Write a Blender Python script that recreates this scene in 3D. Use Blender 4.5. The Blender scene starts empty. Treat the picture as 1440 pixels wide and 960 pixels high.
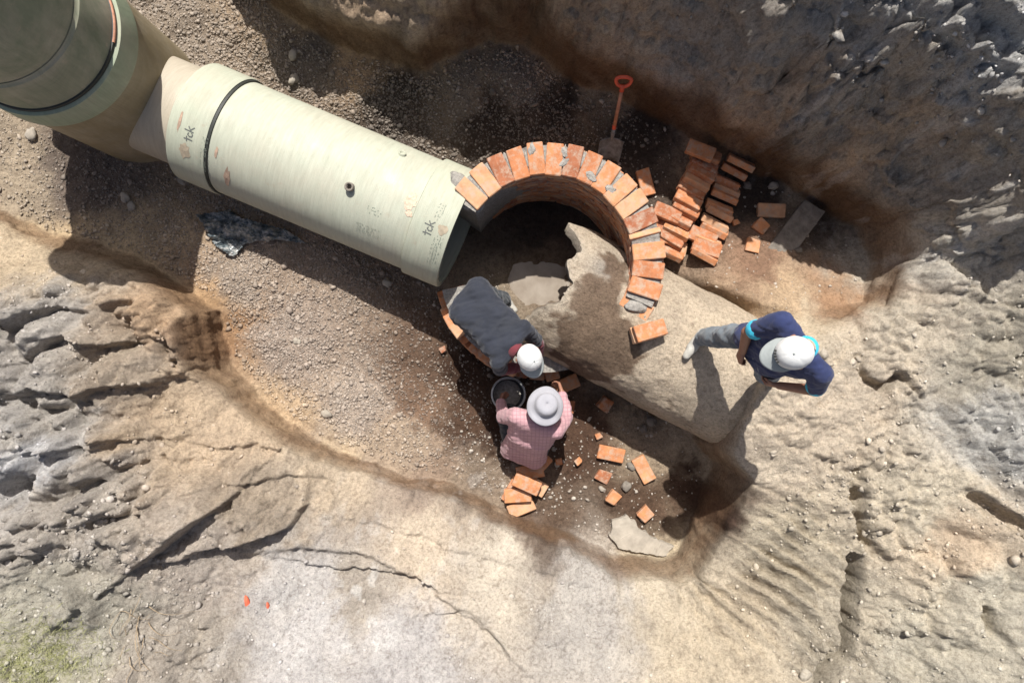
import bpy, bmesh, math, random
import numpy as np
from mathutils import Vector, Matrix
R = math.radians
random.seed(7)
rng = np.random.default_rng(11)
D = 6.5                                   # camera height above the trench floor
F = 960.0                                 # focal length in photo pixels (24 mm on 36 mm)
# ------------------------------------------------------------------ camera, sky, sun, exposure
sc = bpy.context.scene
cam_d = bpy.data.cameras.new('camera'); cam_d.lens = 24; cam_d.sensor_width = 36
cam_d.clip_start = 0.05; cam_d.clip_end = 500
cam = bpy.data.objects.new('camera', cam_d); sc.collection.objects.link(cam)
cam.location = (0, 0, D); cam.rotation_euler = (0, 0, 0)
sc.camera = cam
EL = R(56.5); SDIR = Vector((-0.02, -1.0, 0)).normalized()     # horizontal way the shadows fall
wd = bpy.data.worlds.new('World'); sc.world = wd; wd.use_nodes = True
wn = wd.node_tree; bg = wn.nodes['Background']
sky = wn.nodes.new('ShaderNodeTexSky'); sky.sky_type = 'NISHITA'; sky.sun_disc = False
sky.sun_elevation = EL; sky.dust_density = 3.5; sky.air_density = .8
sky.sun_rotation = math.atan2(-SDIR.x, -SDIR.y)
wn.links.new(sky.outputs[0], bg.inputs[0]); bg.inputs[1].default_value = 0.085
sd_ = bpy.data.lights.new('sun', 'SUN'); sd_.energy = 5.0; sd_.angle = R(0.53); sd_.color = (1, .975, .935)
sun = bpy.data.objects.new('sun', sd_); sc.collection.objects.link(sun)
ldir = Vector((SDIR.x*math.cos(EL), SDIR.y*math.cos(EL), -math.sin(EL)))
sun.rotation_euler = ldir.to_track_quat('-Z', 'Y').to_euler(); sun.location = (0, 3, 12)
sc.view_settings.view_transform = 'Standard'; sc.view_settings.look = 'None'
sc.view_settings.exposure = 0.45; sc.view_settings.gamma = 1.0
COL = sc.collection

# ------------------------------------------------------------------ numeric helpers
_T = rng.random((256, 256))
def vnoise(x, y, s=0):
    x = np.asarray(x, float) + s*17.31; y = np.asarray(y, float) + s*9.77
    xi = np.floor(x).astype(int); yi = np.floor(y).astype(int)
    fx = x-xi; fy = y-yi; fx = fx*fx*fx*(fx*(fx*6-15)+10); fy = fy*fy*fy*(fy*(fy*6-15)+10)
    a = _T[xi & 255, yi & 255]; b = _T[(xi+1) & 255, yi & 255]
    c = _T[xi & 255, (yi+1) & 255]; d = _T[(xi+1) & 255, (yi+1) & 255]
    return (a*(1-fx)+b*fx)*(1-fy)+(c*(1-fx)+d*fx)*fy
def fbm(x, y, oct=4, s=0, gain=.5):
    t = 0; a = 1; n = 0
    for o in range(oct):
        ca, sa = math.cos(o*1.1+.3), math.sin(o*1.1+.3)
        t = t + a*vnoise((x*ca-y*sa)*2**o, (x*sa+y*ca)*2**o, s+o*3); n += a; a *= gain
    return t/n
def billow(x, y, oct=4, s=0, gain=.55):
    t = 0; a = 1; n = 0
    for o in range(oct):
        ca, sa = math.cos(o*1.3+.7), math.sin(o*1.3+.7)
        v = vnoise((x*ca-y*sa)*2**o, (x*sa+y*ca)*2**o, s+o*5)
        t = t + a*np.abs(2*v-1); n += a; a *= gain
    return t/n
def worley(x, y, s=0):
    xi = np.floor(x).astype(int); yi = np.floor(y).astype(int); f1 = np.full(x.shape, 9.0); f2 = np.full(x.shape, 9.0)
    for i in (-1, 0, 1):
        for j in (-1, 0, 1):
            a = (xi+i+s*13) & 255; b = (yi+j+s*29) & 255
            d = np.hypot(xi+i+_T[a, b]-x, yi+j+_T[b, (a+77) & 255]-y)
            f2 = np.minimum(np.maximum(d, f1), f2); f1 = np.minimum(d, f1)
    return f1, f2
def sstep(x, a, b):
    t = np.clip((x-a)/(b-a), 0, 1); return t*t*(3-2*t)
def W(u, v, z=0.0):
    return ((u-720)/F*(D-z), (480-v)/F*(D-z), z)
def WB(u, v, z):
    # the banks left, below and right rise more gently than the far bank
    if v > 300 and z > .8 and not (u > 1030 and u < 1130 and v < 620): z = .8+(z-.8)*.62
    return W(u, v, z)
class TPS:
    def __init__(s, pts, lam=.02):
        P = np.array(pts, float); s.p = P[:, :2]; n = len(P)
        K = s.phi(np.linalg.norm(s.p[:, None]-s.p[None], axis=2)) + lam*np.eye(n)
        Q = np.c_[np.ones(n), s.p]; A = np.zeros((n+3, n+3)); A[:n, :n] = K; A[:n, n:] = Q; A[n:, :n] = Q.T
        s.w = np.linalg.solve(A, np.r_[P[:, 2], 0, 0, 0]); s.n = n
    @staticmethod
    def phi(r): return r                    # biharmonic-like, no overshoot
    def __call__(s, X, Y):
        t = s.w[s.n] + s.w[s.n+1]*X + s.w[s.n+2]*Y
        for i in range(s.n):
            t = t + s.w[i]*s.phi(np.sqrt((X-s.p[i, 0])**2+(Y-s.p[i, 1])**2))
        return t
def seg_dist(X, Y, pl, closed=False):
    best = np.full(X.shape, 1e9); side = np.zeros(X.shape); par = np.zeros(X.shape)
    n = len(pl); L = 0
    for i in range(n if closed else n-1):
        ax, ay = pl[i][:2]; bx, by = pl[(i+1) % n][:2]
        dx, dy = bx-ax, by-ay; l2 = dx*dx+dy*dy+1e-12; l = math.sqrt(l2)
        t = np.clip(((X-ax)*dx+(Y-ay)*dy)/l2, 0, 1)
        d = np.hypot(X-ax-t*dx, Y-ay-t*dy); cr = dx*(Y-ay)-dy*(X-ax)
        m = d < best
        best = np.where(m, d, best); side = np.where(m, cr, side); par = np.where(m, L+t*l, par); L += l
    return best, side, par/L
def inside(X, Y, pl):
    c = np.zeros(X.shape, bool); n = len(pl)
    for i in range(n):
        ax, ay = pl[i][:2]; bx, by = pl[(i+1) % n][:2]
        if ay == by: continue
        c ^= ((ay > Y) != (by > Y)) & (X < (bx-ax)*(Y-ay)/(by-ay)+ax)
    return c
def lin(c): return tuple((v/12.92 if v <= .04045 else ((v+.055)/1.055)**2.4) for v in [k/255 for k in c])

# ------------------------------------------------------------------ object helpers
def link(o, parent=None):
    COL.objects.link(o)
    if parent is not None: o.parent = parent
    return o
def tag(o, label=None, cat=None, group=None, kind=None):
    if label: o['label'] = label
    if cat: o['category'] = cat
    if group: o['group'] = group
    if kind: o['kind'] = kind
    return o
def empty(name, loc=(0, 0, 0), rot=(0, 0, 0)):
    o = bpy.data.objects.new(name, None); o.location = loc; o.rotation_euler = rot; o.empty_display_size = .1
    return link(o)
def mesh_np(name, V, Fc, mat, parent=None, smooth=True):
    me = bpy.data.meshes.new(name); me.from_pydata([tuple(map(float, v)) for v in V], [], [tuple(map(int, f)) for f in Fc])
    if smooth: me.polygons.foreach_set('use_smooth', [True]*len(me.polygons))
    me.materials.append(mat); me.update()
    return link(bpy.data.objects.new(name, me), parent)
def bm_obj(name, bm, mat, parent=None, smooth=False):
    bmesh.ops.recalc_face_normals(bm, faces=bm.faces)
    me = bpy.data.meshes.new(name); bm.to_mesh(me); bm.free()
    if smooth: me.polygons.foreach_set('use_smooth', [True]*len(me.polygons))
    me.materials.append(mat)
    return link(bpy.data.objects.new(name, me), parent)
def lathe(prof, n=64, closed=False, a0=0, a1=2*math.pi, wob=None):
    full = abs(a1-a0-2*math.pi) < 1e-6; V = []; Fc = []
    m = len(prof); cols = n if full else n+1
    for i in range(cols):
        a = a0+(a1-a0)*i/n
        for (r, z) in prof:
            if wob: r, z = wob(a, r, z)
            V.append((r*math.cos(a), r*math.sin(a), z))
    for i in range(n):
        j = (i+1) % cols
        for k in range(m if closed else m-1):
            k2 = (k+1) % m
            Fc.append((i*m+k, j*m+k, j*m+k2, i*m+k2))
    return np.array(V), Fc

# ------------------------------------------------------------------ materials
class N:
    def __init__(s, name):
        s.m = bpy.data.materials.new(name); s.m.use_nodes = True; s.t = s.m.node_tree
        s.b = s.t.nodes['Principled BSDF']; s._c = None
    def new(s, t, **k):
        n = s.t.nodes.new(t)
        for a, v in k.items(): setattr(n, a, v)
        return n
    def ln(s, a, b): s.t.links.new(a, b)
    def co(s):
        if not s._c: s._c = s.new('ShaderNodeTexCoord')
        return s._c.outputs['Object']
    def noise(s, sc, det=4, rough=.55, vec=None, stretch=None, dist=0):
        n = s.new('ShaderNodeTexNoise'); n.inputs['Scale'].default_value = sc; n.inputs['Detail'].default_value = det
        n.inputs['Roughness'].default_value = rough; n.inputs['Distortion'].default_value = dist
        v = vec or s.co()
        if stretch:
            mp = s.new('ShaderNodeMapping'); mp.inputs['Scale'].default_value = stretch; s.ln(v, mp.inputs[0]); v = mp.outputs[0]
        s.ln(v, n.inputs['Vector']); return n.outputs['Fac']
    def ramp(s, f, stops):
        r = s.new('ShaderNodeValToRGB'); e = r.color_ramp.elements
        while len(e) < len(stops): e.new(.5)
        for i, (p, c) in enumerate(stops):
            e[i].position = p; e[i].color = (*c, 1) if len(c) == 3 else c
        s.ln(f, r.inputs[0]); return r.outputs[0]
    def mix(s, f, a, b, mode='MIX'):
        n = s.new('ShaderNodeMix', data_type='RGBA', blend_type=mode)
        for i, v in ((0, f), (6, a), (7, b)):
            if isinstance(v, (int, float)): n.inputs[i].default_value = v
            elif isinstance(v, tuple): n.inputs[i].default_value = (*v, 1)
            else: s.ln(v, n.inputs[i])
        return n.outputs[2]
    def math(s, op, a, b=0.0):
        n = s.new('ShaderNodeMath', operation=op)
        for i, v in ((0, a), (1, b)):
            if isinstance(v, (int, float)): n.inputs[i].default_value = v
            else: s.ln(v, n.inputs[i])
        return n.outputs[0]
    def bump(s, h, strength=.5, dist=.01):
        n = s.new('ShaderNodeBump'); n.inputs['Strength'].default_value = strength; n.inputs['Distance'].default_value = dist
        s.ln(h, n.inputs['Height'])
        if s.b.inputs['Normal'].links: s.ln(s.b.inputs['Normal'].links[0].from_socket, n.inputs['Normal'])
        s.ln(n.outputs[0], s.b.inputs['Normal'])
    def color(s, c):
        if isinstance(c, tuple): s.b.inputs['Base Color'].default_value = (*c, 1)
        else: s.ln(c, s.b.inputs['Base Color'])
    def rough(s, r):
        if isinstance(r, (int, float)): s.b.inputs['Roughness'].default_value = r
        else: s.ln(r, s.b.inputs['Roughness'])
def simple(name, col, rough=.8, var=.25, sc=30, bump=.3, bd=.003, metal=0):
    n = N(name); f = n.noise(sc, 5, .6)
    n.color(n.ramp(f, [(.3, tuple(c*(1-var) for c in col)), (.7, tuple(min(1, c*(1+var)) for c in col))]))
    n.rough(rough); n.b.inputs['Metallic'].default_value = metal
    if bump: n.bump(n.noise(sc*2.5, 4), bump, bd)
    return n.m
M = {}
def m_soil():
    n = N('earth'); at = n.new('ShaderNodeAttribute', attribute_name='Col'); c = at.outputs['Color']
    c = n.mix(1, c, n.ramp(n.noise(3.5, 7, .65), [(.3, (.78, .77, .76)), (.7, (1.16, 1.14, 1.1))]), 'MULTIPLY')
    c = n.mix(1, c, n.ramp(n.noise(38, 6, .75), [(.34, (.66, .64, .62)), (.5, (1.0, 1.0, 1.0)), (.7, (1.24, 1.22, 1.2))]), 'MULTIPLY')
    c = n.mix(1, c, n.ramp(n.noise(13, 7, .75, dist=.8), [(.36, (.74, .72, .70)), (.47, (1.0, 1.0, 1.0)), (.62, (1.03, 1.03, 1.02)), (.7, (1.2, 1.2, 1.2))]), 'MULTIPLY')
    c = n.mix(1, c, n.ramp(n.noise(150, 4, .75), [(.3, (.74, .73, .72)), (.5, (1.0, 1.0, 1.0)), (.72, (1.28, 1.27, 1.25))]), 'MULTIPLY')
    n.color(c); n.rough(.95); n.b.inputs['Specular IOR Level'].default_value = .15
    n.bump(n.noise(26, 9, .75), .8, .045); n.bump(n.noise(110, 5, .75), .7, .012)
    return n.m
M['earth'] = m_soil()
def m_stone(name, a, b, k=.6):
    n = N(name); oi = n.new('ShaderNodeAttribute', attribute_name='Tone'); gc = n.new('ShaderNodeAttribute', attribute_name='Col')
    c = n.mix(k, n.ramp(oi.outputs['Fac'], [(0, a), (1, b)]), gc.outputs['Color'])
    c = n.mix(1, c, n.ramp(n.noise(60, 4), [(.3, (.75, .75, .75)), (.7, (1.2, 1.2, 1.2))]), 'MULTIPLY')
    n.color(c); n.rough(.9); n.bump(n.noise(150, 3), .4, .004); return n.m
M['gravel'] = m_stone('gravel_stone', (.12, .1, .08), (.50, .43, .35), .62)
M['clod'] = m_stone('clod_earth', (.24, .2, .15), (.43, .37, .29), .85)
M['pebble'] = m_stone('pebble_pale', (.3, .26, .21), (.62, .56, .48), .25)
def m_brick():
    n = N('fired_brick'); oi = n.new('ShaderNodeObjectInfo')
    c = n.ramp(oi.outputs['Random'], [(0, (.30, .105, .05)), (.3, (.46, .18, .075)), (.7, (.53, .235, .105)), (1, (.56, .33, .19))])
    ad = n.new('ShaderNodeVectorMath', operation='ADD'); n.ln(n.co(), ad.inputs[0])
    cm = n.new('ShaderNodeCombineXYZ')
    for i in range(3): n.ln(n.math('MULTIPLY', oi.outputs['Random'], 37.0+11*i), cm.inputs[i])
    n.ln(cm.outputs[0], ad.inputs[1]); v = ad.outputs[0]
    c = n.mix(1, c, n.ramp(n.noise(11, 5, .65, v), [(.3, (.72, .68, .64)), (.7, (1.15, 1.14, 1.12))]), 'MULTIPLY')
    c = n.mix(n.ramp(n.noise(17, 5, .7, v), [(.46, (0, 0, 0)), (.66, (.8, .8, .8))]), c, (.40, .31, .23))
    n.color(c); n.rough(.9); n.bump(n.noise(70, 5, .7, v), .5, .004); return n.m
M['brick'] = m_brick()
M['mortar'] = simple('mortar', (.27, .25, .22), .95, .35, 40, .8, .012)
def m_grp(name, col, mud=.5):
    n = N(name); c = n.ramp(n.noise(2.5, 5), [(.3, tuple(k*.93 for k in col)), (.7, tuple(k*1.05 for k in col))])
    mp = n.noise(9, 6, .65); c = n.mix(n.ramp(mp, [(.62, (0, 0, 0)), (.78, (mud, mud, mud))]), c, (.36, .29, .21))
    c = n.mix(n.ramp(n.noise(70, 3, .6), [(.70, (0, 0, 0)), (.74, (.75*mud+.2,)*3)]), c, (.2, .17, .13))
    c = n.mix(n.ramp(n.noise(1.8, 6, .7, dist=.6), [(.42, (0, 0, 0)), (.68, (.55*mud+.12,)*3)]), c, (.40, .35, .27))
    c = n.mix(1, c, n.ramp(n.noise(3, 5, .7, stretch=(14, 1.5, 1.5)), [(.3, (.86, .86, .85)), (.7, (1.07, 1.07, 1.07))]), 'MULTIPLY')
    c = n.mix(n.ramp(n.noise(9, 3, .8, stretch=(1, 9, 9)), [(.70, (0, 0, 0)), (.73, (.5,)*3)]), c, (.62, .6, .52))
    n.color(c); n.rough(n.ramp(n.noise(6, 4), [(.3, (.55,)*3), (.7, (.85,)*3)]))
    w = n.new('ShaderNodeTexWave', wave_type='BANDS', bands_direction='X'); w.inputs['Scale'].default_value = 22
    w.inputs['Distortion'].default_value = 1.5; n.ln(n.co(), w.inputs['Vector']); n.bump(w.outputs['Fac'], .12, .004)
    n.bump(n.noise(35, 4), .12, .004); return n.m
M['grp'] = m_grp('green_fibreglass', (.41, .42, .33), .6)
M['grp_c'] = m_grp('green_fibreglass_sleeve', (.40, .415, .32), .6)
M['grp_tan'] = m_grp('tan_resin', (.25, .2, .115), .6)
M['grp_old'] = m_grp('stained_fibreglass', (.36, .37, .28), .9)
M['rubber'] = simple('black_rubber', (.025, .027, .022), .6, .3, 30, .2)
M['ink'] = simple('ink', (.11, .115, .105), .7, .2, 60, 0)
M['ink2'] = simple('faded_ink', (.22, .25, .2), .7, .2, 60, 0)
M['orange_mark'] = simple('orange_chalk', (.56, .42, .31), .9, .3, 60, 0)
def m_conc():
    n = N('muddy_concrete'); at = n.new('ShaderNodeAttribute', attribute_name='Col')
    c = n.mix(1, at.outputs['Color'], n.ramp(n.noise(7, 6, .65), [(.3, (.82, .81, .8)), (.7, (1.12, 1.11, 1.1))]), 'MULTIPLY')
    c = n.mix(1, c, n.ramp(n.noise(55, 5, .7), [(.3, (.8, .8, .8)), (.7, (1.12, 1.12, 1.12))]), 'MULTIPLY')
    c = n.mix(1, c, n.ramp(n.noise(140, 4, .75), [(.3, (.75, .74, .73)), (.5, (1, 1, 1)), (.72, (1.22, 1.21, 1.2))]), 'MULTIPLY')
    n.color(c); n.rough(.93); n.bump(n.noise(22, 9, .75), .7, .03); n.bump(n.noise(110, 5, .7), .6, .009); return n.m
M['conc'] = m_conc()
M['slab'] = simple('grey_concrete', (.19, .165, .135), .95, .35, 14, .7, .01)
def m_water():
    n = N('muddy_water'); n.color(n.ramp(n.noise(5, 5), [(.35, (.22, .18, .14)), (.65, (.31, .265, .215))])); n.rough(.08); n.bump(n.noise(9, 2), .04, .01)
    n.b.inputs['IOR'].default_value = 1.33; return n.m
M['water'] = m_water()
M['skin'] = simple('skin', (.27, .125, .075), .55, .15, 20, .1)
M['hair'] = simple('hair', (.012, .01, .009), .7, .3, 80, .5)
def m_cloth(name, col, var=.18, lines=None, dust=None):
    n = N(name); c = n.ramp(n.noise(7, 5, .6), [(.3, tuple(k*(1-var) for k in col)), (.7, tuple(k*(1+var) for k in col))])
    if dust: c = n.mix(n.ramp(n.noise(5, 6, .7), [(.5, (0, 0, 0)), (.75, (.6,)*3)]), c, dust)
    if lines:
        for ax in lines[1]:
            w = n.new('ShaderNodeTexWave', wave_type='BANDS', bands_direction=ax, wave_profile='SIN'); w.inputs['Scale'].default_value = lines[2]
            w.inputs['Distortion'].default_value = .5; w.inputs['Detail'].default_value = 1; n.ln(n.co(), w.inputs['Vector'])
            c = n.mix(n.ramp(w.outputs['Fac'], [(.8, (0, 0, 0)), (.93, (.75,)*3)]), c, lines[0])
    n.color(c); n.rough(.9); n.b.inputs['Sheen Weight'].default_value = .15
    n.bump(n.noise(16, 5, .6), .35, .012); n.bump(n.noise(300, 2), .2, .001); return n.m
M['navy'] = m_cloth('navy_cloth', (.017, .02, .03), .25, None, (.034, .036, .042))
M['blue'] = m_cloth('blue_cloth', (.017, .026, .085), .25, None, (.04, .045, .085))
M['cyan'] = m_cloth('cyan_trim', (.03, .42, .58), .1)
M['jean'] = m_cloth('grey_denim', (.13, .15, .165), .35, None, (.24, .235, .22))
M['dark'] = m_cloth('dark_trousers', (.03, .035, .04), .3)
M['maroon'] = m_cloth('maroon_cloth', (.14, .022, .03), .2)
M['pink'] = m_cloth('pink_check_cloth', (.47, .27, .28), .1, ((.36, .19, .21), ('X', 'Y'), 10.0))
M['capwhite'] = m_cloth('white_cap_cloth', (.6, .6, .58), .08, None, (.5, .48, .43))
M['capgrey'] = m_cloth('grey_cap_cloth', (.27, .29, .28), .2)
M['hat'] = m_cloth('lilac_hat_cloth', (.31, .305, .325), .1)
M['shoe'] = simple('dusty_shoe', (.42, .40, .35), .85, .25, 25, .3)
M['bucket'] = simple('black_bucket', (.02, .02, .021), .45, .3, 30, .2)
M['rim'] = simple('bucket_rim', (.34, .35, .34), .5, .2, 30, .1)
M['steel'] = simple('dirty_steel', (.19, .19, .185), .6, .5, 22, .4, .004, .3)
M['red'] = simple('orange_red_plastic', (.6, .09, .04), .45, .15, 30, .1)
M['wood'] = simple('worn_wood', (.42, .2, .12), .75, .25, 30, .3)
def m_tarp():
    n = N('black_plastic'); c = n.ramp(n.noise(14, 6, .7), [(.36, (.035, .045, .052)), (.48, (.14, .165, .17)), (.6, (.40, .385, .36))])  # pale grey patches painted in for the sheen of the plastic
    n.color(c); n.rough(.3); n.bump(n.noise(30, 4), .3, .01); return n.m
M['tarp'] = m_tarp()
M['twig'] = simple('dry_twig', (.33, .25, .16), .9, .3, 40, .3)
M['grass'] = simple('dry_grass', (.27, .27, .12), .9, .3, 5, 0)
M['rag'] = simple('orange_rag', (.62, .12, .06), .9, .2, 20, .3)

# ------------------------------------------------------------------ layout: axes of the two pipes, centre of the manhole
GD = Vector((.9225, -.386, 0)); GO = Vector((.277, .662, .5))        # green pipe: direction, axis point at t = 0
CD = Vector((.885, -.4656, 0)); CO = Vector((.287, .547, .34)); CR = .6  # old concrete pipe
CN = Vector((.4656, .885, 0))
WC = Vector((.284, .653, 0)); RI, RO = .685, .95                     # manhole centre and radii

# ------------------------------------------------------------------ ground
floor_px = [(-260, -260), (100, -150), (300, -50), (400, 25), (480, 75), (560, 100), (605, 107), (645, 90), (685, 75), (740, 75), (785, 100),
    (805, 116), (859, 132), (895, 155), (938, 174), (999, 207), (1059, 237), (1099, 255), (1150, 286), (1200, 325), (1203, 380), (1178, 435),
    (1042, 452), (1020, 520), (990, 590), (984, 618), (1008, 652), (985, 720), (955, 780), (930, 790), (857, 783), (813, 763), (763, 740),
    (693, 717), (647, 693), (590, 672), (540, 660), (480, 637), (430, 610), (397, 587), (353, 540), (320, 517), (317, 487), (307, 440),
    (267, 410), (240, 390), (200, 365), (133, 345), (83, 330), (30, 300), (-100, 280), (-400, 240)]
POLY = [W(u, v, 0) for u, v in floor_px]
H_in = TPS([W(*p) for p in [(400, 450, 0), (500, 520, 0), (300, 350, .02), (150, 250, .1), (0, 220, .25), (50, 300, .3), (-300, 100, .6), (-200, -200, .6),
    (250, 60, .2), (350, 30, .35), (450, 60, .25), (560, 90, .28), (650, 110, .25), (720, 110, .2), (700, 160, .06), (600, 170, 0), (480, 130, .1), (850, 150, .06), (950, 220, 0),
    (1050, 280, 0), (1150, 330, .05), (1100, 400, .25), (1150, 420, .42), (1050, 405, .38), (1000, 385, .22), (1095, 430, .6), (600, 600, 0), (560, 640, .02), (650, 640, -.06),
    (750, 620, -.12), (850, 620, -.12), (900, 700, -.1), (930, 770, -.06), (980, 660, -.12), (650, 520, -.1), (480, 350, 0), (760, 400, -.13),
    (800, 350, -.13), (900, 450, -.1), (960, 400, .0), (1000, 520, -.1), (1060, 540, .1), (620, 700, 0), (1200, 500, .6)]], .01)
out_px = [  # points on the banks: px, py, height
    (397, 590, .33), (353, 548, .4), (480, 642, .3), (543, 673, .3), (607, 690, .3), (680, 727, .3), (760, 752, .32), (850, 797, .36), (920, 815, .45),
    (310, 500, .6), (320, 450, .62), (300, 420, .6), (240, 392, .5), (200, 368, .4), (133, 350, .35), (60, 325, .4), (0, 320, .5), (-200, 300, .8),
    (150, 400, .72), (0, 400, 1.0), (120, 450, .95), (230, 470, .85), (0, 520, 1.4), (120, 560, 1.2), (230, 560, .85), (330, 590, .6), (220, 640, 1.05),
    (400, 650, .6), (0, 650, 1.75), (110, 680, 1.6), (200, 720, 1.45), (330, 720, 1.05), (450, 740, .7), (560, 760, .62), (0, 800, 2.0), (150, 850, 1.75),
    (300, 850, 1.35), (450, 850, 1.05), (600, 850, .95), (750, 850, .75), (0, 960, 2.2), (200, 960, 2.0), (400, 960, 1.7), (600, 960, 1.4), (800, 950, 1.1),
    (-300, 700, 2.4), (-200, 1100, 2.6), (300, 1150, 2.5), (700, 1150, 2.1), (1100, 1150, 2.2), (900, 900, .85), (960, 815, .5), (1000, 770, .62), (1030, 700, .8),
    (1025, 650, .88), (1010, 900, 1.0), (1100, 720, .95), (1170, 800, 1.1), (1100, 900, 1.15), (1250, 900, 1.45), (1060, 612, .95), (1030, 612, .92), (1075, 580, .98), (1090, 500, 1.03), (1085, 530, 1.03), (1110, 550, 1.05), (1060, 480, .98), (1050, 560, .97), (1060, 440, .85), (1150, 500, 1.06), (1120, 450, .9),
    (1190, 450, .72), (1215, 400, .6), (1215, 340, .5), (1260, 360, .85), (1250, 480, 1.05), (1250, 600, 1.2), (1350, 550, 1.5), (1440, 600, 1.8), (1440, 750, 1.95),
    (1330, 420, 1.25), (1440, 420, 1.7), (1400, 330, 1.65), (1320, 330, 1.15), (1500, 300, 2.0), (1440, 950, 2.2), (1350, 750, 1.6), (1650, 500, 2.4), (1700, 900, 2.7),
    # upper bank: lip, face, crest
    (250, -100, .5), (360, 0, .5), (430, 35, .5), (500, 75, .48), (545, 82, .55), (620, 62, .68), (680, 46, .7), (720, 43, .7), (770, 60, .68), (813, 80, .65), (873, 97, .63),
    (913, 123, .62), (960, 143, .6), (1027, 180, .6), (1093, 213, .6), (1137, 233, .6), (1193, 267, .6), (1233, 300, .62),
    (420, -40, 1.0), (350, -90, 1.2), (250, -200, 1.1), (560, -20, 1.15), (650, -60, 1.5), (760, -60, 1.55), (880, 0, 1.25), (900, -90, 1.85), (1000, 60, 1.15), (1100, 110, 1.2), (1200, 180, 1.15),
    (1050, -10, 1.75), (1180, 60, 1.7), (1290, 130, 1.65), (1380, 200, 1.7), (1290, 240, 1.1), (1110, 15, 1.95), (1180, 45, 1.98), (1200, -20, 2.08), (1290, 50, 2.04), (1290, 5, 2.08), (1440, 135, 2.05), (1440, 85, 2.1), (1360, 75, 2.05), (1380, 30, 2.1), (1480, 20, 2.15),
    (700, -200, 2.05), (900, -220, 2.2), (500, -170, 1.7), (1100, -150, 2.3), (400, -220, 1.6), (200, -330, 1.5), (1600, 100, 2.4), (1500, -150, 2.5), (1100, -400, 2.7), (500, -500, 2.4), (-200, -400, 1.8)]
far = [(x, y, 2.6) for x in (-30, 0, 30) for y in (-30, 0, 30) if (x, y) != (0, 0)] + [(-7.5, 0, 2.2), (-7.5, -4, 2.5), (8, 0, 2.6), (8, -4, 2.6), (8, 4, 2.6), (0, 6, 2.6), (0, -6, 2.6), (-7, 5, 2.0)]
H_out = TPS([WB(*p) for p in out_px]+far, .004)
def axis(lo, hi, h, far_):
    a = list(np.arange(lo, hi+h*.5, h)); s = h; p = a[-1]; q = a[0]; up = []; dn = []
    while p < far_: s *= 1.25; p += s; q -= s; up.append(p); dn.append(q)
    return np.array(dn[::-1]+a+up)
gx = axis(-5.5, 5.5, .0142, 42); gy = axis(-3.75, 3.75, .0142, 42)
X, Y = np.meshgrid(gx, gy, indexing='xy')
wx = X + .13*(fbm(X*3, Y*3, 5, 1, .6)-.5); wy = Y + .13*(fbm(X*3, Y*3, 5, 2, .6)-.5)
dist, _, _ = seg_dist(wx, wy, POLY, True)
ins = inside(wx, wy, POLY); sdist = np.where(ins, -dist, dist)
def blob(u, v, z, r):
    p = WB(u, v, z); return np.exp(-((X-p[0])**2+(Y-p[1])**2)/(r*r))
wid = .07 + .34*blob(1110, 440, .6, .4) + .04*blob(1200, 420, .4, .25) + .10*blob(120, 330, .2, .9)
m0 = np.clip((sdist+.09)/np.maximum(wid+.11, .18), 0, 1); m = np.where(wid > .12, sstep(m0, 0, 1), m0*.85+.15*sstep(m0, 0, 1))
du, _, _ = seg_dist(X, Y, POLY, True); du = np.where(inside(X, Y, POLY), -du, du)
ngx = np.gradient(du, axis=1)/np.gradient(X, axis=1); ngy = np.gradient(du, axis=0)/np.gradient(Y, axis=0); ngl = np.hypot(ngx, ngy)+1e-6
sa = np.abs(sdist); gs = np.where(sa < .09, sa*.28, np.where(sa < .32, .0252+(sa-.09)*(.32-.0252)/.23, sa))
gsh = (np.sign(sdist)*gs-sdist)*(1-sstep(wid, .1, .2)); SHX = gsh*ngx/ngl; SHY = gsh*ngy/ngl
Ho = H_out(X, Y); Hi = H_in(X, Y)
# roughness by place
rough = .018 + 0*X
for (u, v, z, r, a) in [(90, 470, 1.0, .55, .085), (60, 600, 1.5, .6, .085), (230, 480, .8, .35, .08), (120, 700, 1.6, .7, .06), (280, 700, 1.1, .4, .05), (30, 850, 2, .7, .045),
        (250, 900, 1.7, .8, .05), (1300, 600, 1.3, .8, .022), (1250, 500, 1.1, .4, .025), (1420, 500, 1.7, .6, .03), (1150, 680, 1, .4, .035), (1400, 800, 1.9, .9, .035), (1250, 880, 1.4, .6, .03),
        (1350, 380, 1.4, .5, .02), (1300, 60, 2, .8, .075), (1050, 20, 1.6, .6, .05), (1200, 150, 1.2, .6, .04), (800, 20, 1.1, .6, .035), (1400, 200, 1.7, .6, .06), (1170, 900, 1.2, .4, .04)]:
    rough = rough + a*blob(u, v, z, r)
rough = np.minimum(rough, .12)
wa_ = X+.10*(fbm(X*5, Y*5, 3, 13)-.5); wb_ = Y+.10*(fbm(X*5, Y*5, 3, 14)-.5)
bz = billow(X*2.6, Y*2.6, 6, 3, .6); fz = fbm(X*1.7, Y*1.7, 4, 8)
w1, w2 = worley(wa_*4.5, wb_*4.5, 1); w3, w4 = worley(wa_*11, wb_*11, 2); w5, w6 = worley(wa_*26, wb_*26, 3)
blk = .55*np.minimum(w2-w1, .45)+.30*np.minimum(w4-w3, .45)-.25*w1-.18*w3
w7, w8 = worley((X+.25*(fbm(X*2, Y*2, 3, 15)-.5))*2.1, (Y+.25*(fbm(X*2, Y*2, 3, 16)-.5))*2.1, 7)
lm = np.clip(blob(90, 450, 1.0, .5)+blob(60, 600, 1.5, .6)+blob(240, 460, .8, .35)+.8*blob(130, 700, 1.6, .6)+.6*blob(300, 700, 1.1, .35)+.5*blob(1400, 620, 1.7, .5)+.5*blob(1380, 850, 1.9, .6), 0, 1)
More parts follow.
